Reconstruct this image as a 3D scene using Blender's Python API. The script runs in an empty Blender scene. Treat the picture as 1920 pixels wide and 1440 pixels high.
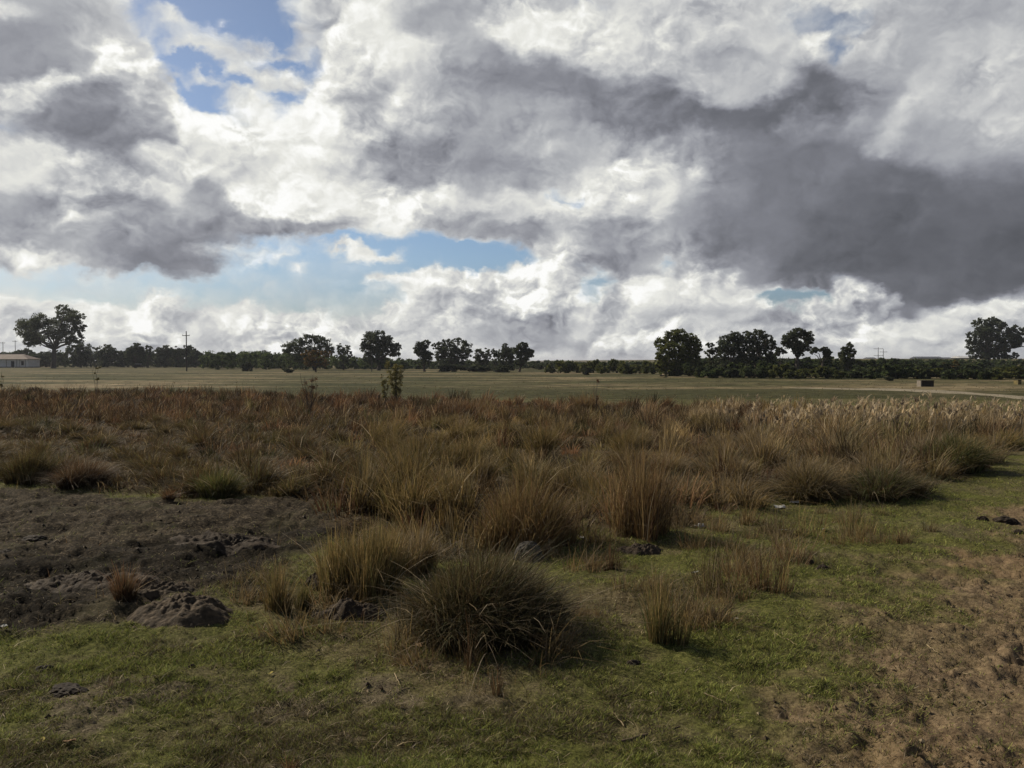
import bpy, bmesh, math, random
import numpy as np
from mathutils import Vector, Matrix
R = math.radians
C = bpy.context.scene.collection
FPX = 1560.0; PITCH = R(1.6); EYE = 1.6
SUN_AZ, SUN_EL = R(-56), R(36)      # azimuth from the view direction (left is negative)

def ray(px, py):
    x = (px-960)/FPX; z = -(py-720)/FPX
    return Vector((x, math.cos(PITCH)+z*math.sin(PITCH), -math.sin(PITCH)+z*math.cos(PITCH)))

# ------------------------------------------------------------------ camera
cam = bpy.data.cameras.new('camera'); camo = bpy.data.objects.new('camera', cam); C.objects.link(camo)
camo.location = (0, 0, EYE); camo.rotation_euler = (math.pi/2-PITCH, 0, 0)
cam.sensor_width = 36; cam.lens = 36*FPX/1920; cam.clip_start = .1; cam.clip_end = 20000
bpy.context.scene.camera = camo

# ------------------------------------------------------------------ sky
class NT:
    def __init__(s, tree): s.t = tree; s.n = tree.nodes; s.l = tree.links
    def new(s, typ, **kw):
        n = s.n.new(typ)
        for k, v in kw.items(): setattr(n, k, v)
        return n
    def put(s, sock, v):
        if v is None: return
        if isinstance(v, bpy.types.NodeSocket): s.l.new(v, sock)
        else: sock.default_value = v
    def math(s, op, a, b=None, c=None, clamp=False):
        n = s.new('ShaderNodeMath', operation=op, use_clamp=clamp)
        for i, v in enumerate((a, b, c)): s.put(n.inputs[i], v)
        return n.outputs[0]
    def vec(s, op, a, b=None, scale=None):
        n = s.new('ShaderNodeVectorMath', operation=op)
        s.put(n.inputs[0], a); s.put(n.inputs[1], b)
        if scale is not None: s.put(n.inputs['Scale'], scale)
        return n.outputs['Value'] if op in ('LENGTH', 'DOT_PRODUCT', 'DISTANCE') else n.outputs['Vector']
    def noise(s, v, scale, detail=4, rough=.5, col=False, dist=0, lac=2.0, typ='FBM'):
        n = s.new('ShaderNodeTexNoise'); n.noise_type = typ
        s.put(n.inputs['Vector'], v); n.inputs['Scale'].default_value = scale; n.inputs['Detail'].default_value = detail
        n.inputs['Roughness'].default_value = rough; n.inputs['Distortion'].default_value = dist; n.inputs['Lacunarity'].default_value = lac
        return n.outputs['Color' if col else 'Fac']
    def mapr(s, v, a, b, c=0., d=1., smooth=True):
        n = s.new('ShaderNodeMapRange'); n.interpolation_type = 'SMOOTHSTEP' if smooth else 'LINEAR'
        s.put(n.inputs[0], v)
        for i, x in enumerate((a, b, c, d)): s.put(n.inputs[i+1], x)
        return n.outputs[0]
    def mix(s, f, a, b, blend='MIX'):
        n = s.new('ShaderNodeMix', data_type='RGBA', blend_type=blend)
        s.put(n.inputs[0], f); s.put(n.inputs[6], a); s.put(n.inputs[7], b)
        return n.outputs[2]
    def ramp(s, v, stops, interp='LINEAR'):
        n = s.new('ShaderNodeValToRGB'); s.put(n.inputs[0], v); n.color_ramp.interpolation = interp
        e = n.color_ramp.elements
        while len(e) < len(stops): e.new(.5)
        for el, (p, c) in zip(e, stops): el.position = p; el.color = (*c, 1)
        return n.outputs[0]
    def xyz(s, a, b, c):
        n = s.new('ShaderNodeCombineXYZ')
        for i, v in enumerate((a, b, c)): s.put(n.inputs[i], v)
        return n.outputs[0]
def lin(*c):
    return tuple((x/255/12.92 if x/255 <= .04045 else ((x/255+.055)/1.055)**2.4) for x in c)

# cloud banks: centre x, y, radius x, y, tilt, edge softness, tone, coverage, opacity, crisp (all in the units of the picture, turned into azimuth and height)
CL = [
 # white ground of the left half
 (450,290,230,110,10,.5,.93,1,1,1),(650,250,150,180,0,.5,.93,1,.9,1),(240,120,100,60,35,.35,.99,1,1,1),(225,55,60,70,0,.5,.98,1,1,1),(260,30,45,40,0,.7,.95,1,.8,1),
 (660,90,70,110,10,.5,.93,1,1,1),(590,160,50,60,0,.4,.9,1,1,1),(470,240,160,40,6,.5,.99,1,.9,1),(620,190,60,80,0,.5,.97,1,.8,1),
 (330,330,180,70,0,.7,.95,1,.8,1),(600,350,230,90,0,.6,.95,1,.9,1),(800,420,260,40,0,.5,.92,1,.9,1),
 (460,300,80,45,0,.9,.84,1,.6,1),
 # blue gaps in the upper sky
 (395,60,160,66,8,.3,.9,0,1,1),(490,60,125,95,0,.25,.9,0,1,1),(400,150,108,50,12,.25,.9,0,1,1),(255,68,16,13,0,.5,.98,1,.9,1),(530,130,50,70,10,.4,.9,0,.95,1),
 (560,20,75,45,0,.5,.9,0,.8,1),
 (345,60,90,26,10,.9,.86,1,.5,0),(600,25,55,75,20,.6,.78,1,.75,1),
 (395,97,100,12,2,.5,.86,1,.85,0),(445,128,85,14,20,.6,.88,1,.85,0),(520,145,55,22,0,.6,.86,1,.7,1),(470,190,60,22,0,.5,.92,1,.7,1),(450,85,70,10,0,.6,.84,1,.6,0),(310,130,60,9,25,.8,.86,1,.7,0),(430,165,70,8,15,.8,.88,1,.7,0),(540,95,45,9,-10,.8,.86,1,.6,0),(330,35,60,14,20,.9,.88,1,.6,0),(420,40,26,6,-25,.9,.86,1,.35,0),(555,150,26,16,0,.8,.88,1,.5,1),
 (1100,8,30,14,0,.6,.8,.15,.7,1),(1212,38,42,22,0,.7,.8,.2,.75,1),(1270,50,60,20,0,.9,.8,.2,.4,1),(1560,45,115,36,8,.6,.8,.42,.8,1),(1600,78,42,20,-40,.4,.8,.2,.8,1),(1750,15,40,30,0,.8,.7,.3,.4,1),
 # upper left greys
 (60,90,190,160,0,.5,.62,1,1,0),(120,60,130,90,20,.6,.68,1,.7,0),(10,90,110,60,0,.8,.56,1,.6,0),(20,15,40,20,0,.8,.9,1,.6,1),(160,40,60,50,0,.8,.74,1,.5,1),
 (110,165,130,22,-22,.8,.86,1,.8,1),(30,185,80,20,0,.8,.86,1,.7,1),(20,225,80,18,0,.8,.66,.75,.7,0),
 (170,215,135,70,15,.35,.56,1,1,1),(250,270,85,70,30,.45,.54,1,1,1),(275,190,55,55,0,.5,.64,1,.8,1),(145,230,90,30,0,.8,.49,1,.5,0),(270,160,35,28,0,.5,.76,1,.8,1),(255,290,80,35,0,.8,.49,1,.5,0),
 (320,185,13,22,0,.6,.93,1,.8,1),(75,168,110,20,-22,.8,.88,1,.9,1),(20,205,50,16,-10,.8,.86,1,.7,1),
 (50,310,90,45,0,.7,.9,1,.8,1),(170,335,130,30,5,.8,.84,1,.8,1),(330,310,60,30,0,.8,.92,1,.8,1),(400,330,70,30,0,.7,.82,1,.5,1),
 # left mid greys
 (80,440,190,62,4,.45,.68,1,1,1),(230,430,170,70,6,.45,.66,1,1,1),(300,460,110,55,8,.4,.57,1,1,1),(320,485,90,28,4,.5,.48,1,.8,0),(245,375,70,26,0,.7,.56,1,.8,1),
 (95,385,50,22,10,.7,.55,1,.8,1),(10,425,60,50,0,.8,.58,1,.7,1),(60,480,60,13,6,.6,.9,1,.9,1),(140,392,18,20,0,.8,.9,1,.7,1),(120,415,60,22,0,.6,.72,1,.7,1),(350,500,60,16,6,.7,.5,1,.8,0),
 (400,400,55,60,-30,.5,.6,1,.9,1),(480,425,140,32,4,.45,.6,1,.95,1),(590,430,90,26,0,.5,.62,1,.9,1),(430,440,60,22,0,.6,.54,1,.6,0),(520,395,70,14,6,.6,.92,1,.9,1),(580,405,70,8,0,.6,.88,1,.6,1),(470,462,60,14,-12,.7,.92,1,.8,1),
 (620,425,35,12,0,.8,.55,1,.5,1),
 # big central bank
 (830,120,170,120,0,.6,.8,1,.9,1),(720,60,90,110,0,.6,.92,1,.9,1),(900,20,150,35,0,.5,.66,1,.95,1),(800,45,60,22,-10,.6,.62,1,.8,1),(990,15,80,28,0,.7,.66,1,.8,1),(880,75,60,30,30,.6,.68,1,.8,1),
 (760,130,80,60,0,.6,.91,1,.9,1),(800,190,75,45,15,.6,.89,1,.9,1),(1040,65,130,48,6,.4,.92,1,1,1),(980,50,50,30,0,.4,.93,1,.9,1),(1120,70,80,50,10,.6,.89,1,.9,1),(903,36,15,13,0,.5,.88,1,.8,1),
 (855,115,30,25,40,.7,.7,1,.6,1),(905,130,38,12,25,.7,.86,1,.8,1),
 (1250,110,90,60,15,.5,.83,1,.9,1),(1180,20,60,20,0,.6,.78,1,.5,1),(1340,60,140,60,10,.6,.78,1,.9,1),(1340,120,120,50,0,.6,.78,1,.9,1),
 (700,200,65,65,0,.6,.72,1,.9,1),(740,290,110,75,0,.5,.57,1,1,1),(690,210,50,30,10,.8,.66,1,.7,1),(640,290,60,60,0,.7,.95,1,.6,1),(770,205,60,40,10,.6,.9,1,.8,1),
 (950,190,150,70,10,.55,.58,1,1,1),(1060,170,170,50,14,.5,.54,1,1,1),(1130,220,140,60,10,.5,.5,1,1,1),(950,260,170,70,0,.8,.62,1,.8,1),(1000,240,60,50,0,.9,.68,1,.7,1),(800,270,60,40,-20,.7,.54,1,.7,1),
 (1200,200,30,14,0,.8,.7,1,.7,1),(1060,270,90,28,0,.9,.72,1,.7,1),(850,310,120,40,5,.8,.58,1,.8,1),(960,330,110,40,0,.7,.56,1,.9,1),(1010,345,70,26,0,.7,.58,1,.8,1),
 (700,345,90,18,8,.8,.6,1,.7,1),
 (900,215,50,26,10,.9,.68,1,.8,1),(1010,215,36,20,0,.9,.66,1,.6,1),(820,235,50,22,0,.9,.7,1,.7,1),(1120,275,60,26,0,.9,.7,1,.7,1),(880,345,60,18,0,.9,.72,1,.6,1),(700,260,24,30,0,.8,.8,1,.7,1),
 # right-hand dark bank
 (1300,235,170,75,12,.6,.5,1,1,1),(1400,180,170,70,10,.5,.46,1,1,1),(1520,175,130,62,18,.5,.44,1,1,1),(1590,220,70,40,30,.6,.42,1,.8,1),(1400,240,110,40,0,.8,.41,1,.7,0),
 (1400,150,100,38,-6,.5,.77,1,.9,1),(1310,140,50,40,0,.7,.78,1,.8,1),(1470,90,65,25,0,.5,.78,1,.8,1),(1541,68,24,13,0,.35,.92,1,1,1),
 (1700,80,110,65,-10,.5,.74,1,1,1),(1640,80,45,38,20,.4,.84,1,.95,1),(1800,60,160,90,0,.7,.68,1,.9,1),(1860,40,90,50,0,.8,.64,1,.7,1),
 (1720,150,120,50,-20,.6,.68,1,.9,1),(1780,210,130,85,-12,.6,.76,1,1,1),(1840,150,120,70,0,.7,.76,1,.9,1),(1700,230,70,55,10,.6,.74,1,.9,1),(1630,180,40,60,0,.8,.55,1,.6,1),
 (1880,100,60,70,0,.8,.8,1,.6,1),(1820,300,140,60,10,.7,.68,1,.9,1),
 (1250,330,180,60,0,.7,.66,1,1,1),(1330,290,130,40,10,.6,.58,1,.9,1),(1530,250,75,38,20,.5,.55,1,.9,1),(1580,280,60,40,-30,.6,.62,1,.9,1),(1500,300,110,40,0,.8,.52,1,.8,1),(1390,290,40,25,0,.6,.62,1,.8,1),
 (1600,265,30,30,0,.6,.66,1,.8,1),
 # centre bright cumulus
 (1180,370,160,75,0,.6,.86,1,1,1),(1240,330,70,30,0,.6,.9,1,.8,1),(1100,400,110,45,0,.5,.88,1,.9,1),(1260,360,50,60,0,.8,.86,1,.7,1),(960,375,100,30,0,.7,.74,1,.7,1),
 (850,385,190,28,0,.6,.88,1,.8,1),(690,370,70,35,10,.6,.93,1,.8,1),
 (920,435,110,40,4,.4,.6,1,1,1),(980,450,70,32,0,.5,.58,1,.9,1),(850,440,60,24,0,.6,.7,1,.8,1),(960,410,50,12,0,.7,.88,1,.7,1),
 (1180,450,130,50,10,.5,.62,1,1,1),(1240,410,60,50,0,.6,.66,1,.7,1),(1170,490,90,35,0,.6,.58,1,.9,1),(1290,480,110,48,0,.6,.66,1,.9,1),(1060,470,60,32,0,.6,.84,1,.8,1),(1330,500,60,22,0,.6,.72,1,.8,1),(1310,492,20,16,0,.8,.85,1,.7,1),
 # blue band over the horizon
 (120,545,460,44,0,.3,.86,.38,1,0),(620,545,430,52,0,.3,.86,.20,1,0),(770,490,235,50,0,.3,.9,.0,1,1),(580,480,120,26,6,.4,.9,.2,.9,0),(640,505,220,45,4,.6,.9,.12,.9,0),(880,510,120,35,5,.5,.9,.05,1,1),
 (110,550,110,10,0,.8,.9,.1,.7,0),(400,497,80,10,0,.7,.88,.15,.6,0),
 (1120,548,50,36,0,.6,.9,.1,.9,1),(1460,568,125,27,3,.5,.9,.05,1,1),(1550,545,60,32,0,.5,.9,.05,.95,1),(1060,372,42,22,0,.6,.9,.2,.7,1),(1245,500,20,12,0,.6,.9,.2,.7,1),(1175,548,60,14,-10,.6,.9,.3,.7,1),
 (1440,600,40,30,0,.6,.85,.4,.6,1),
 (680,474,75,11,8,.5,.93,1,.95,1),(730,529,45,10,4,.5,.93,1,.9,1),(500,480,70,14,-8,.7,.92,1,.6,1),(575,512,14,8,0,.6,.92,1,.7,1),(760,463,14,6,0,.6,.92,1,.6,1),
 # the darkest bank on the right
 (1520,400,230,110,0,.45,.44,1,1,1),(1480,470,160,62,6,.4,.42,1,1,1),(1650,420,200,110,4,.4,.4,1,1,1),(1800,430,200,110,0,.4,.39,1,1,1),(1850,500,160,55,-3,.35,.37,1,1,1),(1720,500,120,60,5,.4,.39,1,1,1),(1690,565,110,36,12,.4,.41,1,1,1),
 (1440,330,140,70,0,.7,.47,1,.9,1),(1620,330,130,60,0,.9,.44,1,.8,0),(1850,370,110,60,0,.9,.43,1,.8,0),(1430,430,70,50,0,.9,.52,1,.6,0),(1850,300,100,40,20,.9,.58,1,.5,0),(1650,480,120,30,0,.9,.37,1,.5,0),
 (1760,280,80,40,30,.9,.66,1,.7,1),(1560,330,90,30,-15,.9,.5,1,.6,1),
 (1380,500,60,24,0,.6,.58,1,.7,1),(1340,350,55,50,0,.9,.58,1,.7,1),
 (1300,340,30,40,0,.8,.8,1,.6,1),(1520,540,60,16,4,.5,.42,1,.9,1),(1580,570,30,20,40,.6,.46,1,.8,1),
 (300,470,105,44,8,.35,.57,1,1,1),(320,490,85,24,4,.4,.5,1,.9,0),
 # low cumulus over the horizon
 (100,625,260,66,0,.35,.86,1,1,1),(400,640,280,62,0,.35,.86,1,1,1),(700,650,250,55,0,.4,.84,1,1,1),(960,640,300,60,0,.4,.82,1,1,1),(30,565,70,18,12,.5,.9,1,.9,1),
 (290,590,48,36,0,.35,.92,1,1,1),(200,595,60,28,0,.45,.93,1,1,1),(465,585,26,28,0,.5,.9,1,1,1),(400,600,70,20,0,.5,.88,1,.9,1),(540,608,90,22,0,.5,.88,1,.9,1),(15,590,30,22,0,.7,.78,1,.7,1),
 (320,592,40,20,10,.6,.7,1,.9,1),(345,600,22,14,0,.7,.68,1,.7,1),(250,640,60,18,0,.7,.72,1,.7,1),(400,640,40,26,0,.7,.72,1,.7,1),(300,660,120,12,0,.7,.72,1,.6,1),(520,640,40,20,0,.8,.8,1,.6,1),
 (820,545,72,44,-6,.3,.9,1,1,1),(900,540,62,36,0,.35,.88,1,1,1),(890,570,90,34,10,.4,.72,1,.95,1),(920,560,50,30,10,.5,.68,1,.7,1),(800,570,40,16,0,.6,.74,1,.7,1),
 (1000,530,48,36,0,.35,.92,1,1,1),(975,510,30,20,0,.4,.92,1,1,1),(1050,530,42,34,0,.5,.87,1,1,1),(1020,560,40,30,0,.5,.92,1,.8,1),(1060,575,45,28,0,.6,.82,1,.8,1),
 (740,590,35,22,0,.5,.9,1,.9,1),(1250,555,130,42,-4,.35,.88,1,1,1),(1170,585,70,26,0,.5,.86,1,.9,1),(1330,560,70,36,0,.4,.8,1,1,1),(1360,585,60,26,0,.5,.7,1,.9,1),(1260,600,130,22,0,.7,.74,1,.8,1),(1280,545,40,18,0,.6,.93,1,.8,1),
 (970,610,100,22,0,.6,.66,1,.8,1),(1060,600,50,18,10,.6,.62,1,.8,1),(1000,640,150,16,4,.6,.63,1,.8,1),(1080,655,110,12,3,.6,.62,1,.7,1),(860,600,60,12,0,.7,.88,1,.7,1),
 (1110,610,60,26,0,.5,.82,1,.8,1),(1160,635,60,16,0,.6,.78,1,.7,1),(1220,650,90,12,0,.7,.68,1,.6,1),(1010,662,60,8,0,.7,.85,1,.7,1),
 (1560,630,400,46,0,.5,.82,1,1,1),(1415,574,16,11,0,.4,.87,1,1,1),(1450,600,70,18,0,.5,.64,1,.9,1),(1530,580,36,14,-15,.5,.88,1,.95,1),(1550,600,50,14,5,.6,.64,1,.8,1),
 (1600,570,40,30,0,.5,.89,1,.95,1),(1640,590,50,18,20,.5,.87,1,.8,1),(1640,576,42,13,12,.4,.52,1,.9,1),(1720,590,60,18,6,.4,.47,1,.95,1),(1662,566,26,5,38,.6,.9,1,.9,0),
 (1830,590,100,28,-6,.4,.87,1,1,1),(1910,580,60,20,0,.5,.88,1,.9,1),(1800,630,120,26,0,.6,.78,1,.8,1),(1560,640,60,16,0,.6,.86,1,.7,1),(1700,645,90,12,0,.7,.7,1,.6,1),(1870,655,80,12,0,.7,.68,1,.6,1),(1650,625,60,12,0,.7,.87,1,.7,1),
 (1480,650,80,12,0,.7,.7,1,.6,1),(1420,635,60,16,0,.7,.8,1,.6,1),
 (150,650,120,12,0,.6,.72,1,.7,1),(60,640,50,14,0,.6,.7,1,.7,1),(180,612,40,10,0,.5,.96,1,.8,1),(270,578,34,14,0,.4,.97,1,.9,1),(450,612,60,10,0,.5,.95,1,.8,1),(560,650,90,12,0,.6,.72,1,.7,1),(690,640,70,14,0,.6,.95,1,.7,1),(640,665,110,8,0,.6,.7,1,.6,1),
 (800,520,40,14,0,.4,.97,1,.9,1),(890,515,30,12,0,.4,.95,1,.8,1),(1005,506,26,12,0,.4,.98,1,.9,1),(1200,540,40,14,0,.4,.96,1,.9,1),(1300,535,40,12,0,.4,.93,1,.9,1),(1180,610,70,10,0,.6,.68,1,.7,1),(1400,605,60,12,0,.6,.66,1,.7,1),(1600,552,22,12,0,.4,.96,1,.9,1),(1870,572,60,9,-4,.5,.95,1,.8,1),(1760,625,60,12,0,.6,.9,1,.8,1),(1850,625,60,12,0,.6,.68,1,.6,1),
 (210,95,26,40,0,.5,1.0,1,.9,1),(265,118,30,14,0,.4,1.0,1,.9,1),(600,215,30,26,0,.5,1.0,1,.8,1),(1120,350,60,14,-8,.5,.93,1,.8,1),(1040,395,50,12,-10,.5,.94,1,.8,1),(1240,385,24,40,20,.6,.92,1,.7,1),(1480,215,60,8,-30,.6,.62,1,.6,1),(1700,190,60,14,-30,.6,.86,1,.6,1),(1660,260,24,30,10,.6,.84,1,.6,1),
]
def build_sky():
    w = bpy.data.worlds.new('World'); bpy.context.scene.world = w; w.use_nodes = True
    w.node_tree.nodes.clear(); t = NT(w.node_tree)
    out = t.new('ShaderNodeOutputWorld'); bg = t.new('ShaderNodeBackground'); bg.inputs['Strength'].default_value = .1
    t.l.new(bg.outputs[0], out.inputs[0])
    sky = t.new('ShaderNodeTexSky', sky_type='NISHITA'); sky.sun_disc = False; sky.sun_elevation = SUN_EL; sky.sun_rotation = SUN_AZ
    sky.air_density = 1.0; sky.dust_density = 1.2; sky.ozone_density = 2.0
    tc = t.new('ShaderNodeTexCoord'); d = tc.outputs['Generated']
    sep = t.new('ShaderNodeSeparateXYZ'); t.l.new(d, sep.inputs[0])
    az = t.math('ARCTAN2', sep.outputs[0], sep.outputs[1]); el = t.math('ARCSINE', sep.outputs[2])
    p = t.xyz(t.math('MULTIPLY', az, 10.), t.math('MULTIPLY', el, 10.), 0.)      # tenths of a radian
    pn = t.xyz(t.math('MULTIPLY', az, 10.), t.math('MULTIPLY', el, 13.), .37)    # stretched for the noise
    # billows
    w1 = t.vec('SUBTRACT', t.noise(pn, .55, 1, .5, True), (.5, .5, .5))
    w2 = t.vec('SUBTRACT', t.noise(pn, 1.6, 7, .56, True), (.5, .5, .5))
    soft = t.vec('ADD', p, t.vec('SCALE', w1, scale=.15))
    w3 = t.vec('SUBTRACT', t.noise(pn, 5.5, 5, .6, True), (.5, .5, .5))
    soft = t.vec('ADD', soft, t.vec('SCALE', w2, scale=.25))
    crisp = t.vec('ADD', soft, t.vec('SCALE', w2, scale=.35))
    crisp = t.vec('ADD', crisp, t.vec('SCALE', w3, scale=.14))
    z0 = t.new('ShaderNodeVectorMath', operation='MULTIPLY'); t.put(z0.inputs[0], soft); z0.inputs[1].default_value = (1,1,0); soft = z0.outputs[0]
    z1 = t.new('ShaderNodeVectorMath', operation='MULTIPLY'); t.put(z1.inputs[0], crisp); z1.inputs[1].default_value = (1,1,0); crisp = z1.outputs[0]
    # unseen sky: broken cloud, darkened to cut fill light on the ground
    g = t.noise(pn, .35, 4, .55)
    base = t.ramp(g, [(.3, (.4, 0, 1)), (.46, (.5, .3, 1)), (.56, (.46, 1, 1)), (.7, (.34, 1, 1))])
    # the cloud banks, tabulated over azimuth (one curve a row) and height
    U = np.linspace(0, 1, 193)
    AZ = (U-.5)*R(80)*10; EL = np.arange(-1.0, 28.6, .5)*R(1)*10
    ga, ge = np.meshgrid(AZ, EL); grid = np.zeros(ga.shape+(3,)); grid[...] = (.8, 1, .5)
    for (cx, cy, rx, ry, rot, sf, tone, cov, op, cr) in CL:
        r = ray(cx, cy).normalized(); A = math.atan2(r.x, r.y)*10; E = math.asin(r.z)*10
        se = math.cos(math.atan2(cx-960, FPX)); sc = se*se
        c0, s0 = math.cos(R(rot)), math.sin(R(rot)); dx, dy = ga-A, ge-E
        q = np.hypot((dx*c0-dy*s0)/(rx/FPX*10*sc), (dx*s0+dy*c0)/(ry/FPX*10*se))
        sf *= .72; f = np.clip((1+sf-q)/(2*sf), 0, 1); f = (f*f*(3-2*f)*op)[..., None]
        grid = grid*(1-f)+np.array((tone, cov, cr))*f
    sw = t.new('ShaderNodeSeparateXYZ'); t.put(sw.inputs[0], crisp)
    u = t.math('MULTIPLY_ADD', sw.outputs[0], 1/(R(80)*10), .5, clamp=True); v = sw.outputs[1]
    uv = t.xyz(u, u, u); cur = (.8, 1, .5, 1)
    for j, E in enumerate(EL):
        n = t.new('ShaderNodeRGBCurve'); t.put(n.inputs[1], uv)
        for k in range(3):
            pts = n.mapping.curves[k].points; pts[0].location = (0, grid[j, 0, k]); pts[1].location = (1, grid[j, -1, k])
            for i in range(1, 192): pts.new(U[i], grid[j, i, k])
            for pt in pts: pt.handle_type = 'VECTOR'
        n.mapping.update()
        if j == 0: cur = n.outputs[0]
        else: cur = t.mix(t.mapr(v, float(EL[j-1]), float(E), smooth=False), cur, n.outputs[0])
    dd = t.new('ShaderNodeMapping', vector_type='TEXTURE'); t.put(dd.inputs[0], p); dd.inputs['Location'].default_value = (0, 1.9, 0); dd.inputs['Scale'].default_value = (6.6, 3.1, 1)
    cur = t.mix(t.mapr(t.vec('LENGTH', dd.outputs[0]), 1.1, .97, 0., 1.), base, cur)
    s2 = t.new('ShaderNodeSeparateColor'); t.put(s2.inputs[0], cur); tone, cov = s2.outputs[0], s2.outputs[1]
    # relief lit from the upper left
    pw = t.vec('ADD', pn, t.vec('SCALE', w2, scale=.5))
    def billow(q, sc): return t.math('ABSOLUTE', t.math('SUBTRACT', t.noise(q, sc, 0, .5), .5))
    def height(q):
        h = t.math('MULTIPLY_ADD', billow(q, 1.7), 1.0, t.noise(q, 1.1, 3, .5))
        h = t.math('MULTIPLY_ADD', billow(q, 3.9), .50, h)
        h = t.math('MULTIPLY_ADD', billow(q, 8.3), .26, h)
        return t.math('MULTIPLY_ADD', billow(q, 17.), .12, h)
    n3 = t.noise(pw, 3.2, 4, .5)
    rel = t.math('SUBTRACT', height(pw), height(t.vec('ADD', pw, (-.07, .10, 0))))
    amp = t.math('MULTIPLY', t.math('MULTIPLY', t.mapr(tone, .38, .8, .16, .66), t.mapr(t.noise(pn, .9, 2, .5), .38, .62, .3, 1.)), t.math('MULTIPLY_ADD', s2.outputs[2], .7, .3))
    amp = t.math('MULTIPLY', amp, t.mapr(el, .02, .22, 1.6, 1.))
    tone = t.math('MULTIPLY_ADD', rel, amp, tone)
    tone = t.math('MULTIPLY_ADD', t.math('SUBTRACT', n3, .5), .10, tone)
    cov = t.mix(s2.outputs[2], t.xyz(cov, cov, cov), t.xyz(*(t.mapr(cov, .08, .92),)*3)); s3 = t.new('ShaderNodeSeparateColor'); t.put(s3.inputs[0], cov); cov = s3.outputs[0]
    # thin places where the cover frays
    cov = t.math('ADD', cov, t.math('MULTIPLY', t.math('SUBTRACT', n3, .5), t.mapr(t.math('ABSOLUTE', t.math('SUBTRACT', cov, .5)), .5, .25, 0., 1.3)), clamp=True)
    cc = t.ramp(tone, [(0, (0,0,0)), (.33, lin(80,82,88)), (.42, lin(103,105,112)), (.5, lin(126,128,136)), (.6, lin(153,155,162)), (.7, lin(176,178,182)), (.8, lin(202,203,203)), (.9, lin(230,230,224)), (.97, lin(250,250,246)), (1, lin(255,255,253))])
    cc = t.vec('SCALE', cc, scale=10.)
    blue = t.mix(1., sky.outputs[0], t.ramp(el, [(.02, (.55,.62,.76)), (.12, (.66,.76,.90)), (.38, (.66,.70,.77))]), 'MULTIPLY')
    fin = t.mix(cov, blue, cc)
    t.l.new(fin, bg.inputs[0])
    w.cycles.sampling_method = 'MANUAL'; w.cycles.sample_map_resolution = 512
SKYMUL = (.42, .5, .58, 1)
build_sky()
sd = bpy.data.lights.new('sun', 'SUN'); so = bpy.data.objects.new('sun', sd); C.objects.link(so)
sd.energy = 5.0; sd.angle = R(.5); sd.color = (1, .90, .73)
sv = Vector((math.sin(SUN_AZ)*math.cos(SUN_EL), math.cos(SUN_AZ)*math.cos(SUN_EL), math.sin(SUN_EL)))
so.rotation_euler = sv.to_track_quat('Z', 'Y').to_euler(); so.location = (-30, 30, 40)
vs = bpy.context.scene.view_settings; vs.view_transform = 'Standard'; vs.look = 'None'; vs.gamma = 1; vs.exposure = 0; vs.use_curve_mapping = False
# ------------------------------------------------------------------ helpers
rng = np.random.default_rng(7)
def tag(o, label=None, cat=None, group=None, kind=None):
    if label: o['label'] = label
    if cat: o['category'] = cat
    if group: o['group'] = group
    if kind: o['kind'] = kind
    return o
def empty(name, loc, rz=0, sc=1):
    o = bpy.data.objects.new(name, None); C.objects.link(o); o.location = loc; o.rotation_euler.z = rz; o.scale = (sc,)*3; o.empty_display_size = .2
    return o
def sstep(a, b, x):
    t = np.clip((x-a)/(b-a), 0, 1); return t*t*(3-2*t)
def _hash(ix, iy, seed):
    h = (ix.astype(np.int64)*374761393 + iy.astype(np.int64)*668265263 + seed*2147483647) & 0xffffffff
    h = ((h ^ (h >> 13))*1274126177) & 0xffffffff
    return ((h ^ (h >> 16)) & 0xffffff)/float(0xffffff)
def vnoise(x, y, seed=0):
    ix, iy = np.floor(x), np.floor(y); fx, fy = x-ix, y-iy
    fx = fx*fx*fx*(fx*(fx*6-15)+10); fy = fy*fy*fy*(fy*(fy*6-15)+10)
    a = _hash(ix, iy, seed); b = _hash(ix+1, iy, seed); c = _hash(ix, iy+1, seed); d = _hash(ix+1, iy+1, seed)
    return (a*(1-fx)+b*fx)*(1-fy)+(c*(1-fx)+d*fx)*fy
def fbm(x, y, size, octs=4, seed=0, rough=.5):
    s = 0; a = 1; n = 0; f = 1/size
    for k in range(octs):
        s = s+a*vnoise(x*f+13.7*k, y*f-7.1*k, seed+k); n += a; a *= rough; f *= 2.03
    return s/n
def base_z(x, y):
    x = np.asarray(x, float); y = np.asarray(y, float)
    z = -1.0*sstep(8, 45, y)
    z = z + 3.6*sstep(190, 420, y)*sstep(60, 150, x)
    return z
def at(px, py):
    """the point of the ground seen at a picture position"""
    d = ray(px, py); lo, hi = 1.0, 5000.0
    f = lambda s: EYE+d.z*s-float(base_z(d.x*s, d.y*s))
    s = 1.0
    while s < 5000 and f(s) > 0: s *= 1.05
    lo, hi = s/1.05, s
    for _ in range(30):
        m = (lo+hi)/2
        if f(m) > 0: lo = m
        else: hi = m
    return Vector((d.x*lo, d.y*lo, EYE+d.z*lo))
def up_at(px, py, Y):
    d = ray(px, py); s = Y/d.y; return Vector((d.x*s, Y, EYE+d.z*s))
def topix(x, y, z):
    yc = y*math.cos(PITCH)-(z-EYE)*math.sin(PITCH); zc = y*math.sin(PITCH)+(z-EYE)*math.cos(PITCH)
    return 960+FPX*x/yc, 720-FPX*zc/yc
def poly(pts): return np.array([tuple(at(*p))[:2] for p in pts])
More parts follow.
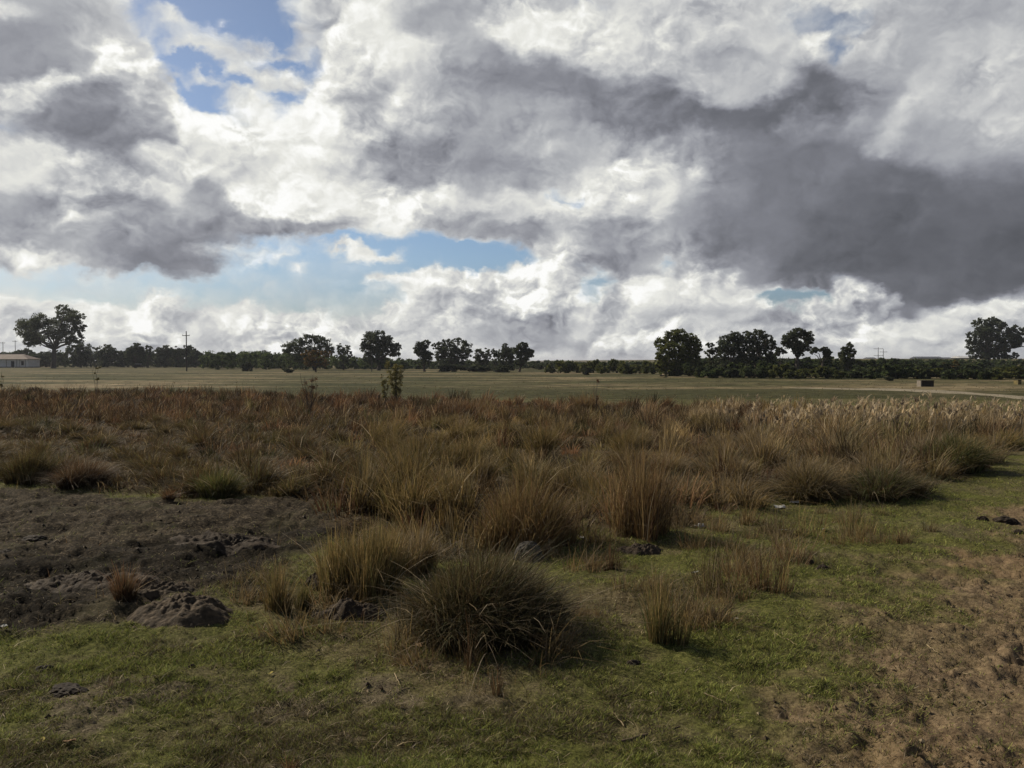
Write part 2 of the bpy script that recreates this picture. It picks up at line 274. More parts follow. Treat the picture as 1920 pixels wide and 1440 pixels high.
def sdist(P, x, y):
    """signed distance to a polygon, positive inside"""
    inside = np.zeros(x.shape, bool); best = np.full(x.shape, 1e9)
    n = len(P)
    for i in range(n):
        ax, ay = P[i]; bx, by = P[(i+1) % n]
        ex, ey = bx-ax, by-ay; L = ex*ex+ey*ey+1e-12
        t = np.clip(((x-ax)*ex+(y-ay)*ey)/L, 0, 1)
        best = np.minimum(best, (x-ax-t*ex)**2+(y-ay-t*ey)**2)
        c = ((ay > y) != (by > y)) & (x < ex*(y-ay)/(ey if abs(ey) > 1e-9 else 1e-9)+ax)
        inside ^= c
    return np.where(inside, 1, -1)*np.sqrt(best)
MARSH = poly([(-500,905),(0,905),(140,915),(300,925),(430,930),(600,930),(640,980),(690,1060),(800,1060),(900,1050),(1060,1000),(1090,985),(1200,1000),(1260,985),(1330,960),(1450,930),(1500,938),(1740,930),(1800,893),(1860,880),(1890,835),(1960,830),(2400,822),(2400,778),(1900,782),(1600,778),(1300,765),(900,752),(500,742),(300,737),(0,735),(-500,733)])
MUD = poly([(-500,915),(0,915),(300,930),(620,925),(690,950),(620,1040),(600,1085),(480,1112),(330,1120),(200,1160),(60,1185),(-500,1215)])
PATH = poly([(2500,945),(1880,950),(1800,1030),(1730,1100),(1590,1145),(1535,1210),(1580,1290),(1510,1370),(1410,1470),(1370,1700),(2900,1700),(2900,985)])
DIRT = poly([(150,1275),(330,1225),(560,1235),(800,1250),(900,1290),(760,1380),(560,1400),(380,1350),(200,1330)])
DIRT2 = poly([(-400,1310),(40,1290),(110,1330),(60,1370),(-400,1400)])
LITTER = poly([(1030,1090),(1250,1060),(1330,1110),(1400,1160),(1250,1210),(1100,1230),(1000,1260),(900,1330),(800,1300),(760,1240),(650,1200),(480,1180),(470,1110),(640,1080)])
# hoof prints trodden into the path and its edge
_h = []
for k in range(300):
    y = 2.6+rng.random()**1.3*9; x = rng.uniform(-.2, 1)*(y*.75+1)+.5; _h.append((x, y, rng.uniform(.3, 1)**2*.07, rng.uniform(.2, 1)**2*.045, rng.uniform(0, math.pi)))
HOOF = np.array(_h)
WET = poly([(-300,1075),(60,1060),(200,1035),(380,1010),(480,990),(600,985),(605,1060),(470,1085),(330,1108),(150,1130),(40,1165),(-300,1180)])
def zones(x, y):
    w = (fbm(x, y, .9, 4, 3)-.5)
    wn = w*np.clip(.25+.06*y, .3, 2.5)*2.2
    marsh = sstep(-.15, .25, sdist(MARSH, x, y)+wn*.6)
    mud = sstep(-.25, .25, sdist(MUD, x, y)+wn*.9)
    path = sstep(-.35, .45, sdist(PATH, x, y)+wn*1.1+(fbm(x, y, .25, 3, 5)-.5)*.9)
    d = np.maximum(sdist(DIRT, x, y), sdist(DIRT2, x, y))
    dirt = .8*sstep(-.1, .35, d-.1+(fbm(x, y, .35, 5, 9, .6)-.52)*2.2)
    lit = sstep(-.2, .4, sdist(LITTER, x, y)+wn)
    return marsh, mud, path, dirt, lit
def ground_z(x, y, Z=None):
    x = np.asarray(x, float); y = np.asarray(y, float)
    marsh, mud, path, dirt, lit = Z if Z is not None else zones(x, y)
    near = 1-sstep(30, 80, y)
    z = base_z(x, y)
    z = z+near*((fbm(x, y, 1.1, 3, 21)-.5)*.09+(fbm(x, y, .22, 3, 22)-.5)*.045+(fbm(x, y, .08, 3, 23, .6)-.5)*.034)
    ridg = 1-np.abs(fbm(x*.75, y*1.3, .55, 4, 31)*2-1)
    z = z+near*mud*((ridg-.75)*.13+(fbm(x, y, .2, 5, 33, .7)-.5)*.09)
    z = z+near*np.maximum(path, dirt*.8)*((fbm(x, y, .13, 5, 41, .75)-.5)*.085)
    z = z+near*marsh*(fbm(x, y, .8, 3, 51)-.5)*.2
    m = (y > 2) & (y < 13)
    if m.any():
        xs, ys = x[m], y[m]; dz = np.zeros(xs.shape)
        for hx, hy, r, dp, an in HOOF:
            k = (np.abs(xs-hx) < r*4) & (np.abs(ys-hy) < r*4)
            if not k.any(): continue
            dx, dy = xs[k]-hx, ys[k]-hy
            u = (dx*math.cos(an)+dy*math.sin(an))/(r*1.35); v = (-dx*math.sin(an)+dy*math.cos(an))/r
            q = u*u+v*v
            dz[k] += -dp*np.exp(-q**1.6)+dp*.3*np.exp(-(np.sqrt(q)-1.6)**2*5)
        zz = z[m]; zz = zz+dz*np.clip(np.maximum(path, .3)[m], 0, 1); z = z.copy(); z[m] = zz
    return z
def build_mesh(name, V, F, mat, col=None, smooth=True, parent=None, extra=None):
    me = bpy.data.meshes.new(name); V = np.asarray(V, np.float32); F = np.asarray(F, np.int32); k = F.shape[1]
    me.vertices.add(len(V)); me.vertices.foreach_set('co', V.ravel())
    me.loops.add(F.size); me.loops.foreach_set('vertex_index', F.ravel())
    me.polygons.add(len(F)); me.polygons.foreach_set('loop_start', np.arange(0, F.size, k, dtype=np.int32))
    me.polygons.foreach_set('use_smooth', np.full(len(F), smooth)); me.update(calc_edges=True)
    for nm, arr in dict(extra or {}, **({'col': col} if col is not None else {})).items():
        a = me.color_attributes.new(nm, 'FLOAT_COLOR', 'POINT'); c = np.ones((len(V), 4), np.float32); c[:, :arr.shape[1]] = arr; a.data.foreach_set('color', c.ravel())
    me.materials.append(mat)
    o = bpy.data.objects.new(name, me); C.objects.link(o)
    if parent: o.parent = parent
    return o
def material(name):
    m = bpy.data.materials.new(name); m.use_nodes = True; m.node_tree.nodes.clear(); t = NT(m.node_tree)
    out = t.new('ShaderNodeOutputMaterial'); b = t.new('ShaderNodeBsdfPrincipled'); t.l.new(b.outputs[0], out.inputs[0])
    b.inputs['Roughness'].default_value = .9; b.inputs['Specular IOR Level'].default_value = .15
    return m, t, b, out
def plain(name, c1, c2=None, size=1., rough=.85, spec=.2, bump=0, bsize=None, metal=0):
    m, t, b, out = material(name); tc = t.new('ShaderNodeTexCoord').outputs['Object']
    c2 = c2 or tuple(v*.7 for v in c1)
    n = t.noise(tc, 1/size, 5, .6); t.put(b.inputs['Base Color'], t.ramp(n, [(.3, c2), (.7, c1)]))
    b.inputs['Roughness'].default_value = rough; b.inputs['Specular IOR Level'].default_value = spec; b.inputs['Metallic'].default_value = metal
    if bump:
        bn = t.new('ShaderNodeBump'); bn.inputs['Strength'].default_value = 1; bn.inputs['Distance'].default_value = bump
        t.put(bn.inputs['Height'], t.noise(tc, 1/(bsize or size), 6, .65)); t.l.new(bn.outputs[0], b.inputs['Normal'])
    return m
def leafmat(name, trans=.35, rough=.7, spec=.25, vary=.25):
    m, t, b, out = material(name); a = t.new('ShaderNodeAttribute', attribute_name='col').outputs['Color']
    oi = t.new('ShaderNodeObjectInfo').outputs['Random']
    f = t.math('MULTIPLY_ADD', oi, vary, 1-vary/2)
    c = t.vec('SCALE', a, scale=f)
    t.put(b.inputs['Base Color'], c); b.inputs['Roughness'].default_value = rough; b.inputs['Specular IOR Level'].default_value = spec
    tr = t.new('ShaderNodeBsdfTranslucent'); t.put(tr.inputs[0], c)
    mx = t.new('ShaderNodeMixShader'); mx.inputs[0].default_value = trans; t.l.new(b.outputs[0], mx.inputs[1]); t.l.new(tr.outputs[0], mx.inputs[2]); t.l.new(mx.outputs[0], out.inputs[0])
    return m
M = {}
M['grass'] = leafmat('grass_blades', .38); M['turf'] = leafmat('turf_blades', .25, spec=.1); M['leaf'] = leafmat('tree_leaves', .4, .8, .08, .1)

# ------------------------------------------------------------------ ground
def ground_material():
    m, t, b, out = material('ground_soil_and_turf')
    A = t.new('ShaderNodeAttribute', attribute_name='zone').outputs['Color']; s = t.new('ShaderNodeSeparateColor'); t.put(s.inputs[0], A)
    B = t.new('ShaderNodeAttribute', attribute_name='kind').outputs['Color']; s2 = t.new('ShaderNodeSeparateColor'); t.put(s2.inputs[0], B)
    marsh, mud, path = s.outputs; dirt, lit, far = s2.outputs
    P = t.new('ShaderNodeNewGeometry').outputs['Position']
    nf = t.noise(P, 9, 8, .7); nm = t.noise(P, 1.6, 5, .6); nl = t.noise(P, .35, 4, .55); nx = t.noise(P, 38, 5, .7)
    grass = t.ramp(nx, [(.3, (.028,.027,.010)), (.5, (.085,.088,.024)), (.7, (.16,.155,.048))])
    dry = t.ramp(nx, [(.3, (.06,.045,.028)), (.55, (.12,.095,.055)), (.72, (.2,.165,.1))])
    g = t.mix(t.mapr(nm, .42, .66, 0., .75), grass, dry)
    soil = t.ramp(t.math('MULTIPLY_ADD', nx, .5, t.math('MULTIPLY', nf, .5)), [(.36, (.046,.031,.019)), (.5, (.155,.111,.066)), (.7, (.30,.22,.132))])
    soil = t.mix(t.mapr(nm, .44, .64, 0., .5), soil, t.mix(t.mapr(nx, .3, .7), (.07,.055,.026,1), (.22,.175,.09,1)))
    soil = t.mix(t.mapr(nl, .5, .64, 0., .35), soil, (.19,.12,.062,1))
    mudc = t.ramp(nx, [(.32, (.012,.009,.006)), (.46, (.030,.023,.015)), (.58, (.066,.051,.033)), (.7, (.19,.15,.095))]); mudc = t.vec('SCALE', mudc, scale=t.mapr(nf, .3, .7, .55, 1.35))
    mudc = t.mix(t.mapr(nm, .5, .7, 0., .4), mudc, (.062,.058,.028,1))
    wet = t.new('ShaderNodeAttribute', attribute_name='wet').outputs['Fac']; mudc = t.mix(t.math('MULTIPLY', wet, .8), mudc, t.vec('SCALE', mudc, scale=.30))
    litc = t.ramp(nx, [(.3, (.04,.03,.018)), (.5, (.10,.075,.042)), (.7, (.2,.16,.095))])
    mrs = t.ramp(nf, [(.3, (.026,.018,.010)), (.5, (.06,.042,.022)), (.75, (.11,.075,.04))])
    c = t.mix(t.math('MULTIPLY', lit, .7), g, litc); c = t.mix(dirt, c, t.mix(nx, (.05,.038,.026,1), (.17,.135,.095,1)))
    c = t.mix(mud, c, mudc); c = t.mix(marsh, c, mrs); c = t.mix(path, c, soil)
    # distant pasture in long streaks
    mp = t.new('ShaderNodeMapping'); t.put(mp.inputs[0], P); mp.inputs['Scale'].default_value = (.035, .08, 1)
    f1 = t.noise(mp.outputs[0], 1., 6, .6); mp2 = t.new('ShaderNodeMapping'); t.put(mp2.inputs[0], P); mp2.inputs['Scale'].default_value = (.45, .6, 1)
    f2 = t.noise(mp2.outputs[0], 1., 6, .7)
    fc = t.ramp(f1, [(.36, (.034,.038,.015)), (.46, (.060,.058,.024)), (.54, (.10,.085,.043)), (.64, (.19,.15,.088))])
    fc = t.mix(.85, fc, t.vec('SCALE', fc, scale=t.mapr(f2, .3, .7, .3, 1.75)))
    sy = t.new('ShaderNodeSeparateXYZ'); t.put(sy.inputs[0], P)
    green = t.math('MULTIPLY', t.mapr(sy.outputs[1], 50, 62), t.mapr(t.math('MULTIPLY_ADD', f1, 60, sy.outputs[1]), 118, 98))
    fc = t.mix(t.math('MULTIPLY', green, .8), fc, t.vec('SCALE', t.mix(f2, (.026,.030,.012,1), (.072,.066,.027,1)), scale=1.0))
    fc = t.vec('SCALE', fc, scale=t.mapr(t.noise(P, .9, 6, .7), .3, .7, .55, 1.35))
    c = t.mix(far, c, fc)
    t.put(b.inputs['Base Color'], c)
    bn = t.new('ShaderNodeBump'); bn.inputs['Strength'].default_value = 1; bn.inputs['Distance'].default_value = .02
    t.put(bn.inputs['Height'], t.math('ADD', t.math('MULTIPLY', nf, 1.0), t.math('MULTIPLY', nx, .45))); t.l.new(bn.outputs[0], b.inputs['Normal'])
    b.inputs['Specular IOR Level'].default_value = .05
    return m
def build_ground():
    ys = [-400, -120, -40, -12, -4, 0, 1.2]+list(2.0*np.exp(np.arange(0, 640)*.0062))
    while ys[-1] < 9000: ys.append(ys[-1]*1.035)
    ys = np.array(ys); t = np.linspace(-1, 1, 620); w = np.maximum(ys, 0)*.72+2.2
    cols = [w*-30-3000, w*-6-300, w*-2.2-30, w*-1.35-4]+[w*k for k in t]+[w*1.35+4, w*2.2+30, w*6+300, w*30+3000]
    X = np.stack(cols, 1); Y = np.repeat(ys[:, None], X.shape[1], 1)
    Zn = zones(X, Y); z = ground_z(X, Y, Zn)
    marsh, mud, path, dirt, lit = Zn; far = sstep(38, 62, Y+(fbm(X, Y, 6, 3, 61)-.5)*14)*(1-marsh)
    nr, nc = X.shape; idx = np.arange(nr*nc).reshape(nr, nc)
    F = np.stack([idx[:-1, :-1], idx[:-1, 1:], idx[1:, 1:], idx[1:, :-1]], -1).reshape(-1, 4)
    wet = sstep(-.15, .3, sdist(WET, X, Y)+(fbm(X, Y*1.6, .5, 4, 12)-.45)*1.5)
    o = build_mesh('ground', np.stack([X, Y, z], -1).reshape(-1, 3), F, ground_material(),
        extra={'wet': np.repeat(wet.reshape(-1, 1), 3, 1), 'zone': np.stack([marsh, mud, path], -1).reshape(-1, 3), 'kind': np.stack([dirt, lit, far], -1).reshape(-1, 3)})
    tag(o, kind='structure')
build_ground()

# ------------------------------------------------------------------ blades
def blades(root, h, lean, sag, w, c0, c1, segs=3, seed=0, face=None):
    """root N,3; h N; lean N,2 (sideways travel at the tip, in heights); sag N (how far the tip falls over); colours N,3 at root and tip"""
    N = len(h); r = np.random.default_rng(seed)
    a = r.uniform(0, math.pi, N) if face is None else face
    wd = np.stack([np.cos(a), np.sin(a), np.zeros(N)], -1)
    V = []; Cc = []
    for k in range(segs+1):
        t = k/segs
        s = sag[:, None]
        ho = lean*(t*(.55+.45*t)+s*t*t*t)
        up = t-s[:, 0]*.55*t*t*t-.12*np.linalg.norm(lean, axis=1)*t*t
        p = root+np.concatenate([ho*h[:, None], (up*h)[:, None]], 1)
        ww = (w*(1-.85*t**1.5))[:, None]*wd*.5
        V += [p-ww, p+ww]; c = c0*(1-t)+c1*t; Cc += [c, c]
    V = np.stack(V, 1); Cc = np.stack(Cc, 1); n = 2*(segs+1)
    b = (np.arange(N)*n)[:, None, None]; q = np.array([[2*k, 2*k+1, 2*k+3, 2*k+2] for k in range(segs)])[None]
    return V.reshape(-1, 3), (b+q).reshape(-1, 4), Cc.reshape(-1, 3)
def cat(parts):
    V = []; F = []; K = []; o = 0
    for v, f, c in parts: V.append(v); F.append(f+o); K.append(c); o += len(v)
    return np.concatenate(V), np.concatenate(F), np.concatenate(K)
def pick(r, N, cols, jit=.3):
    cols = np.array(cols, float); i = r.integers(0, len(cols), N); j = r.integers(0, len(cols), N); f = r.random((N, 1))
    return (cols[i]*f+cols[j]*(1-f))*r.uniform(1-jit, 1+jit, (N, 1))
# blade colours
OLIVE = [(0.104,0.091,0.034),(0.146,0.120,0.044),(0.073,0.076,0.029),(0.183,0.134,0.055)]
GREEN = [(0.063,0.083,0.027),(0.091,0.107,0.034),(0.122,0.116,0.039)]
RUST = [(.165,.085,.042),(.125,.066,.034),(.20,.115,.056),(.10,.06,.034)]
GOLD = [(0.268,0.183,0.071),(0.207,0.140,0.055),(0.329,0.232,0.104),(0.159,0.110,0.043)]
STRAW = [(.40,.30,.175),(.46,.36,.22),(.55,.45,.30)]
DEAD = [(.20,.16,.11),(.14,.105,.07),(.26,.21,.15)]
def tussock_mesh(seed, R0, H, n, cols, droop=.5, spread=.8, wid=.006, segs=4, upright=.0, wind=(.12,-.05), tipcols=None, hjit=.45, crowns=1, rootf=.45, chaos=1.):
    r = np.random.default_rng(seed)
    rad = np.sqrt(r.random(n)); a = r.uniform(0, 2*math.pi, n)
    if crowns > 1:
        cr = np.sqrt(r.random(crowns))*.78; ca = r.uniform(0, 2*math.pi, crowns); ci = r.integers(0, crowns, n)
        cx, cy = np.cos(ca)*cr, np.sin(ca)*cr; ch = r.uniform(.72, 1.1, crowns); k = .34
        ox, oy = cx[ci]+np.cos(a)*rad*k, cy[ci]+np.sin(a)*rad*k
        root = np.stack([ox*R0*rootf*1.5, oy*R0*rootf*1.5, np.zeros(n)-.02], -1)
        tot = np.hypot(ox, oy); out = np.stack([np.cos(a)*.55*rad+ox*.6, np.sin(a)*.55*rad+oy*.6], -1)
        h = H*ch[ci]*(1-hjit+hjit*r.random(n)*1.3)*(1-.35*np.clip(tot, 0, 1))
        lean = out*(spread*R0/H*(1-upright)); rad = np.clip(tot, 0, 1)
    else:
        root = np.stack([np.cos(a)*rad*R0*rootf, np.sin(a)*rad*R0*rootf, np.zeros(n)-.02], -1)
        out = np.stack([np.cos(a), np.sin(a)], -1)
        h = H*(1-hjit+hjit*r.random(n)**1.3*1.5)*(1-.25*rad)
        lean = out*(rad*spread*R0/H*(1-upright))[:, None]
    lean = lean+r.normal(0, (.10+.08*droop)*chaos, (n, 2))+np.array(wind); wild = r.random(n) < .07; lean[wild] += r.normal(0, .35, (int(wild.sum()), 2))
    sag = np.clip(droop*rad+r.normal(0, .18, n)+droop*.2, 0, 1.25)
    stray = r.random(n) < .022; lean[stray] += r.normal(0, .5, (int(stray.sum()), 2)); h[stray] *= 1.15
    c0 = pick(r, n, cols, .35); c1 = c0*r.uniform(.85, 1.35, (n, 1)) if tipcols is None else pick(r, n, tipcols, .35)
    c0[stray] = pick(r, int(stray.sum()), STRAW+DEAD, .3)*.8; c1[stray] = c0[stray]*1.2; c0 = c0*(.8+.4*(r.random((n, 1)) < .5))
    w = r.uniform(.5, 1.3, n)*wid
    return blades(root, h, lean, sag, w, c0*.9, c1, segs, seed)
# ------------------------------------------------------------------ near things
def place(px, py): 
    p = at(px, py); p.z = float(ground_z(np.array([p.x]), np.array([p.y]))[0]); return p
def hero(name, px, py, wpx, hpx, label, seed, cols, n, cat_='grass tussock', **kw):
    p = place(px, py); dist = p.y; s = dist/FPX
    R0 = wpx*s/2; H = hpx*s*1.08
    V, F, K = tussock_mesh(seed, R0, H, n, cols, **kw)
    p.y += R0*.35
    o = build_mesh(name, V, F, M['grass'], K, smooth=False); o.location = p; tag(o, label, cat_)
    return o
BROWN = [(.085,.055,.028),(.11,.07,.035),(.065,.05,.024)]
hero('grass_tussock', 910, 1195, 212, 175, 'big dark drooping grass tussock nearest to the viewer, on the turf', 1, [(.045,.034,.017),(.065,.046,.022),(.040,.042,.016),(.056,.050,.021),(.072,.044,.024)], 10500, droop=.6, spread=.42, wid=.0075, segs=6, wind=(.16,-.05), chaos=1.25, tipcols=[(.085,.065,.03),(.13,.095,.045),(.17,.13,.065),(.055,.062,.024),(.07,.075,.028),(.09,.055,.03)], crowns=26, rootf=.95)  # golden tip colours paint sunlit highlights onto the top of the dark blades
hero('reed_clump', 685, 1110, 118, 160, 'tall olive and golden reed clump behind the dark earth mound', 2, OLIVE+GOLD, 2600, 'reeds', droop=.1, spread=.35, wid=.0065, segs=4, wind=(.03,0), crowns=14, rootf=.95, chaos=.9)
hero('reed_clump', 765, 1075, 90, 110, 'shorter straw tipped reed clump right behind the big dark tussock', 22, OLIVE+GOLD, 1500, 'reeds', droop=.3, spread=.6, wid=.0055, segs=4, wind=(.05,0), tipcols=GOLD+DEAD, crowns=8, rootf=.7)
hero('reed_clump', 520, 1150, 85, 105, 'slender olive reed clump left of the dark earth mounds', 3, OLIVE+GOLD, 420, 'reeds', droop=.1, spread=.55, wid=.005, wind=(.02,0), crowns=6, rootf=.7, hjit=.7)
hero('reed_clump', 565, 1135, 60, 60, 'low fuzzy reed clump between the slender clump and the small earth mound', 33, OLIVE, 260, 'reeds', droop=.15, spread=.7, wid=.0055, upright=.4)
hero('grass_tussock', 975, 1020, 165, 145, 'orange brown upright tussock behind the small round stone', 4, RUST+GOLD, 3400, droop=.35, spread=.4, wid=.007, wind=(.07,0), tipcols=RUST+GOLD+OLIVE, crowns=14, rootf=.9)
hero('rush_clump', 1245, 1208, 100, 150, 'upright green and brown rush clump alone on the turf right of the big tussock', 5, OLIVE+GOLD+GREEN, 520, 'rushes', droop=.1, spread=.6, wid=.0045, wind=(0,0), crowns=7, rootf=.62, hjit=.75)
hero('grass_tussock', 1525, 938, 115, 95, 'rounded straw topped tussock, left one of the pair at the marsh edge', 6, BROWN+OLIVE, 2875, crowns=11, rootf=.55, droop=.8, spread=.72, wid=.009, segs=5, wind=(.08,0), tipcols=GOLD+DEAD+OLIVE)
hero('grass_tussock', 1668, 938, 165, 82, 'wide dark domed tussock, right one of the pair at the marsh edge', 7, BROWN+GREEN+[(.06,.045,.028)], 4000, crowns=11, rootf=.55, droop=.85, spread=.72, wid=.009, segs=5, wind=(.1,0))
hero('grass_tussock', 1802, 888, 125, 100, 'green domed tussock at the right end of the marsh beside the turf', 8, GREEN+OLIVE, 3250, crowns=11, rootf=.55, droop=.6, spread=.72, wid=.012, segs=4, wind=(.08,0))
hero('grass_tussock', 1735, 880, 90, 75, 'pale dead leaved tussock just left of the green domed one', 88, OLIVE+DEAD, 1400, droop=.6, spread=1.0, wid=.012, segs=4, tipcols=DEAD+STRAW)
hero('grass_tussock', 1895, 842, 90, 45, 'low yellow green tussock at the right picture edge', 89, GREEN+GOLD, 1000, droop=.6, spread=1.0, wid=.013, segs=4)
hero('grass_tussock', 140, 915, 125, 60, 'dark maroon tussock with pale broken stalks at the mud edge', 9, BROWN+[(.07,.035,.025)], 2125, crowns=11, rootf=.55, droop=.55, spread=.72, wid=.009, tipcols=BROWN+RUST+DEAD)
hero('grass_tussock', 48, 908, 105, 80, 'tall dark tussock at the far left of the mud edge', 10, BROWN+OLIVE, 2375, crowns=11, rootf=.55, droop=.45, spread=.72, wid=.009)
hero('grass_tussock', 408, 932, 95, 68, 'squarish dark olive tussock in the middle of the mud edge', 11, OLIVE+GREEN, 1875, crowns=11, rootf=.55, droop=.35, spread=.72, wid=.009)
hero('grass_tussock', 548, 932, 85, 50, 'brown tussock on the mud edge left of the blue litter', 12, OLIVE+BROWN, 1625, crowns=11, rootf=.55, droop=.5, spread=.72, wid=.009)
hero('grass_tussock', 314, 938, 36, 30, 'tiny rust coloured tussock standing out on the mud', 13, RUST+BROWN, 380, droop=.6, spread=.9, wid=.007)
hero('reed_clump', 1205, 1010, 90, 190, 'tall golden brown reed clump above the dark trodden hollow', 14, GOLD+RUST, 900, 'reeds', droop=.2, spread=.6, wid=.006, wind=(.04,0), crowns=9, rootf=.8, hjit=.75)
hero('reed_clump', 1408, 985, 40, 60, 'thin brown rushes beside the white scraps', 15, GOLD+BROWN, 130, 'rushes', crowns=9, rootf=.85, hjit=.8, droop=.1, spread=.7, wid=.006, upright=0)
hero('rush_clump', 1440, 1115, 75, 105, 'sparse reddish brown rush clump on the turf right of centre', 16, RUST+BROWN+GOLD, 190, 'rushes', crowns=9, rootf=.85, hjit=.8, droop=.06, spread=.9, wid=.005, wind=(0,0))
hero('rush_clump', 1345, 1110, 90, 120, 'loose olive rush clump behind the upright rush clump', 17, OLIVE+BROWN, 170, 'rushes', crowns=9, rootf=.85, hjit=.8, droop=.08, spread=.9, wid=.0048, wind=(0,0))
hero('rush_clump', 1345, 1165, 110, 55, 'low straw coloured tangle of rushes beside a white scrap', 18, GOLD+DEAD+BROWN, 330, 'rushes', crowns=9, rootf=.85, hjit=.8, droop=.8, spread=1.1, wid=.005)
hero('rush_clump', 1605, 1005, 70, 75, 'sparse upright rushes on the turf below the wide dark tussock', 19, OLIVE+GOLD, 120, 'rushes', crowns=9, rootf=.85, hjit=.8, droop=.05, spread=.9, wid=.006, wind=(0,0))
hero('rush_clump', 1518, 1005, 60, 80, 'sparse rushes on the turf below the straw topped tussock', 20, OLIVE+GOLD, 90, 'rushes', crowns=9, rootf=.85, hjit=.8, droop=.05, spread=.9, wid=.006, wind=(0,0))
hero('rush_clump', 1748, 998, 24, 32, 'small isolated rush tuft on the open turf at the right', 21, OLIVE+BROWN, 90, 'rushes', crowns=9, rootf=.85, hjit=.8, droop=.15, spread=.8, wid=.006)
hero('rush_clump', 1150, 1065, 30, 60, 'narrow brown rush tuft between the stone and the rush clump', 24, BROWN+RUST, 130, 'rushes', crowns=9, rootf=.85, hjit=.8, droop=.05, spread=.5, wid=.005, wind=(0,0))
hero('grass_tussock', 228, 1135, 75, 70, 'fuzzy reddish brown tuft left of the pale earth mound', 25, RUST+BROWN, 420, droop=.15, spread=.85, wid=.0055, upright=.1, wind=(0,0))
hero('grass_sprig', 880, 1265, 50, 120, 'thin rust red sprig in front of the big dark tussock', 26, RUST+BROWN, 26, 'grass sprig', droop=.1, spread=.6, wid=.004, upright=.3, wind=(0,0))
hero('grass_sprig', 932, 1310, 40, 62, 'short rust red sprig nearest the bottom of the picture', 27, RUST+BROWN, 34, 'grass sprig', droop=.1, spread=.7, wid=.004, upright=.3, wind=(0,0))
hero('grass_sprig', 205, 1292, 34, 30, 'small dark dead tuft in the turf at the lower left', 28, BROWN+DEAD, 90, 'grass sprig', droop=.4, spread=.9, wid=.004)
hero('grass_sprig', 540, 1452, 40, 60, 'brown tuft cut by the bottom edge of the picture', 29, BROWN+RUST, 80, 'grass sprig', droop=.2, spread=.8, wid=.004)
for k, (px, py, w, h, lb) in enumerate([(1575,842,85,88,'tallest salmon coloured reed stand, curling at its top, right of centre'),(1430,800,75,42,'pale pinkish reed stand left of the salmon one'),(1325,790,60,36,'straw coloured reed tops behind the golden reeds'),
        (1820,800,70,42,'cream feathery reed stand at the right, behind the green domed tussock'),(1885,815,80,40,'cream reed stand at the right picture edge'),(1760,795,50,40,'thin cream reed stand left of the feathery one'),(1105,775,50,50,'rusty reed stand with a tall leaning plume in the middle'),(895,780,80,44,'rust red reed stand left of the leaning plume')]):
    cols = RUST+GOLD if k in (0, 6, 7) else STRAW*2+GOLD
    hero('reed_stand', px, py, w, h, lb, 60+k, cols, 620, 'reeds', droop=.35, spread=.5, wid=.024, wind=(.03,0), crowns=8, rootf=.9, chaos=1.8, tipcols=(STRAW+GOLD if k < 6 else RUST+GOLD), segs=5)

# tussocks of the marsh, one object each
def marsh_protos():
    P = {}
    P['left'] = [tussock_mesh(100+k, .36+.05*k, .40+.06*(k % 3), 900, OLIVE+BROWN*2+([(.13,.085,.03)] if k % 2 else RUST[:1]), droop=.7, spread=.62, wid=.011, segs=3, crowns=5, rootf=.5) for k in range(5)]
    P['mid'] = [tussock_mesh(120+k, .30+.04*k, .52+.06*(k % 3), 700, OLIVE+GOLD+(RUST if k % 2 else BROWN), droop=.4, spread=.65, wid=.010, segs=3, tipcols=GOLD+OLIVE, crowns=6, rootf=.6, hjit=.6) for k in range(5)]
    P['right'] = [tussock_mesh(140+k, .34+.04*k, .45+.06*(k % 3), 700, GOLD+BROWN+OLIVE, droop=.5, spread=.7, wid=.011, segs=3, tipcols=GOLD+DEAD, crowns=6, rootf=.6, hjit=.6) for k in range(4)]
    P['red'] = [tussock_mesh(160+k, .5, .62+.08*k, 420, RUST+BROWN, droop=.2, spread=.9, wid=.026, segs=3, upright=.3) for k in range(3)]
    out = {}
    for kx, lst in P.items():
        out[kx] = []
        for v in lst:
            me = build_mesh('grass_tussock', *v[:2], M['grass'], v[2], smooth=False); out[kx].append(me.data); bpy.data.objects.remove(me)
    return out
LBL = {'left': ('low domed olive brown tussock among the many on the left half of the marsh', 'low olive tussocks of the left marsh'),
       'mid': ('knee high olive and golden tussock among the many in the middle of the marsh', 'golden tussocks of the middle marsh'),
       'right': ('golden brown tussock among the many on the right part of the marsh', 'golden brown tussocks of the right marsh'),
       'red': ('tall rust red reed tuft in the far strip of the marsh', 'rust red reed tufts of the far strip')}
protos = marsh_protos(); taken = []; cnt = 0; tries = 0
rr = np.random.default_rng(77)
while cnt < 285 and tries < 12000:
    tries += 1
    py = 740+230*rr.random()**.8; px = rr.uniform(-60, 1990)
    p = at(px, py); d = float(sdist(MARSH, np.array([p.x]), np.array([p.y]))[0])
    if d < .12 or p.y > 46: continue
    gap = .38+.012*p.y
    if any((p.x-a)**2+(p.y-b)**2 < gap*gap for a, b in taken): continue
    if py < 790: kx = 'red' if px < 1350 else ('right' if px > 1500 else 'red')
    elif px < 700+rr.normal(0, 60) and py < 935: kx = 'left'
    elif px < 1230+rr.normal(0, 80): kx = 'mid'
    else: kx = 'right'
    taken.append((p.x, p.y)); cnt += 1
    me = protos[kx][rr.integers(len(protos[kx]))]
    o = bpy.data.objects.new('grass_tussock', me); C.objects.link(o); p.z = float(ground_z(np.array([p.x]), np.array([p.y]))[0])+.02
    o.location = p; o.rotation_euler.z = rr.uniform(0, 6.28); sc = rr.uniform(.7, 1.2); o.scale = (sc, sc, sc*rr.uniform(.85, 1.15)); tag(o, LBL[kx][0], 'grass tussock', LBL[kx][1])

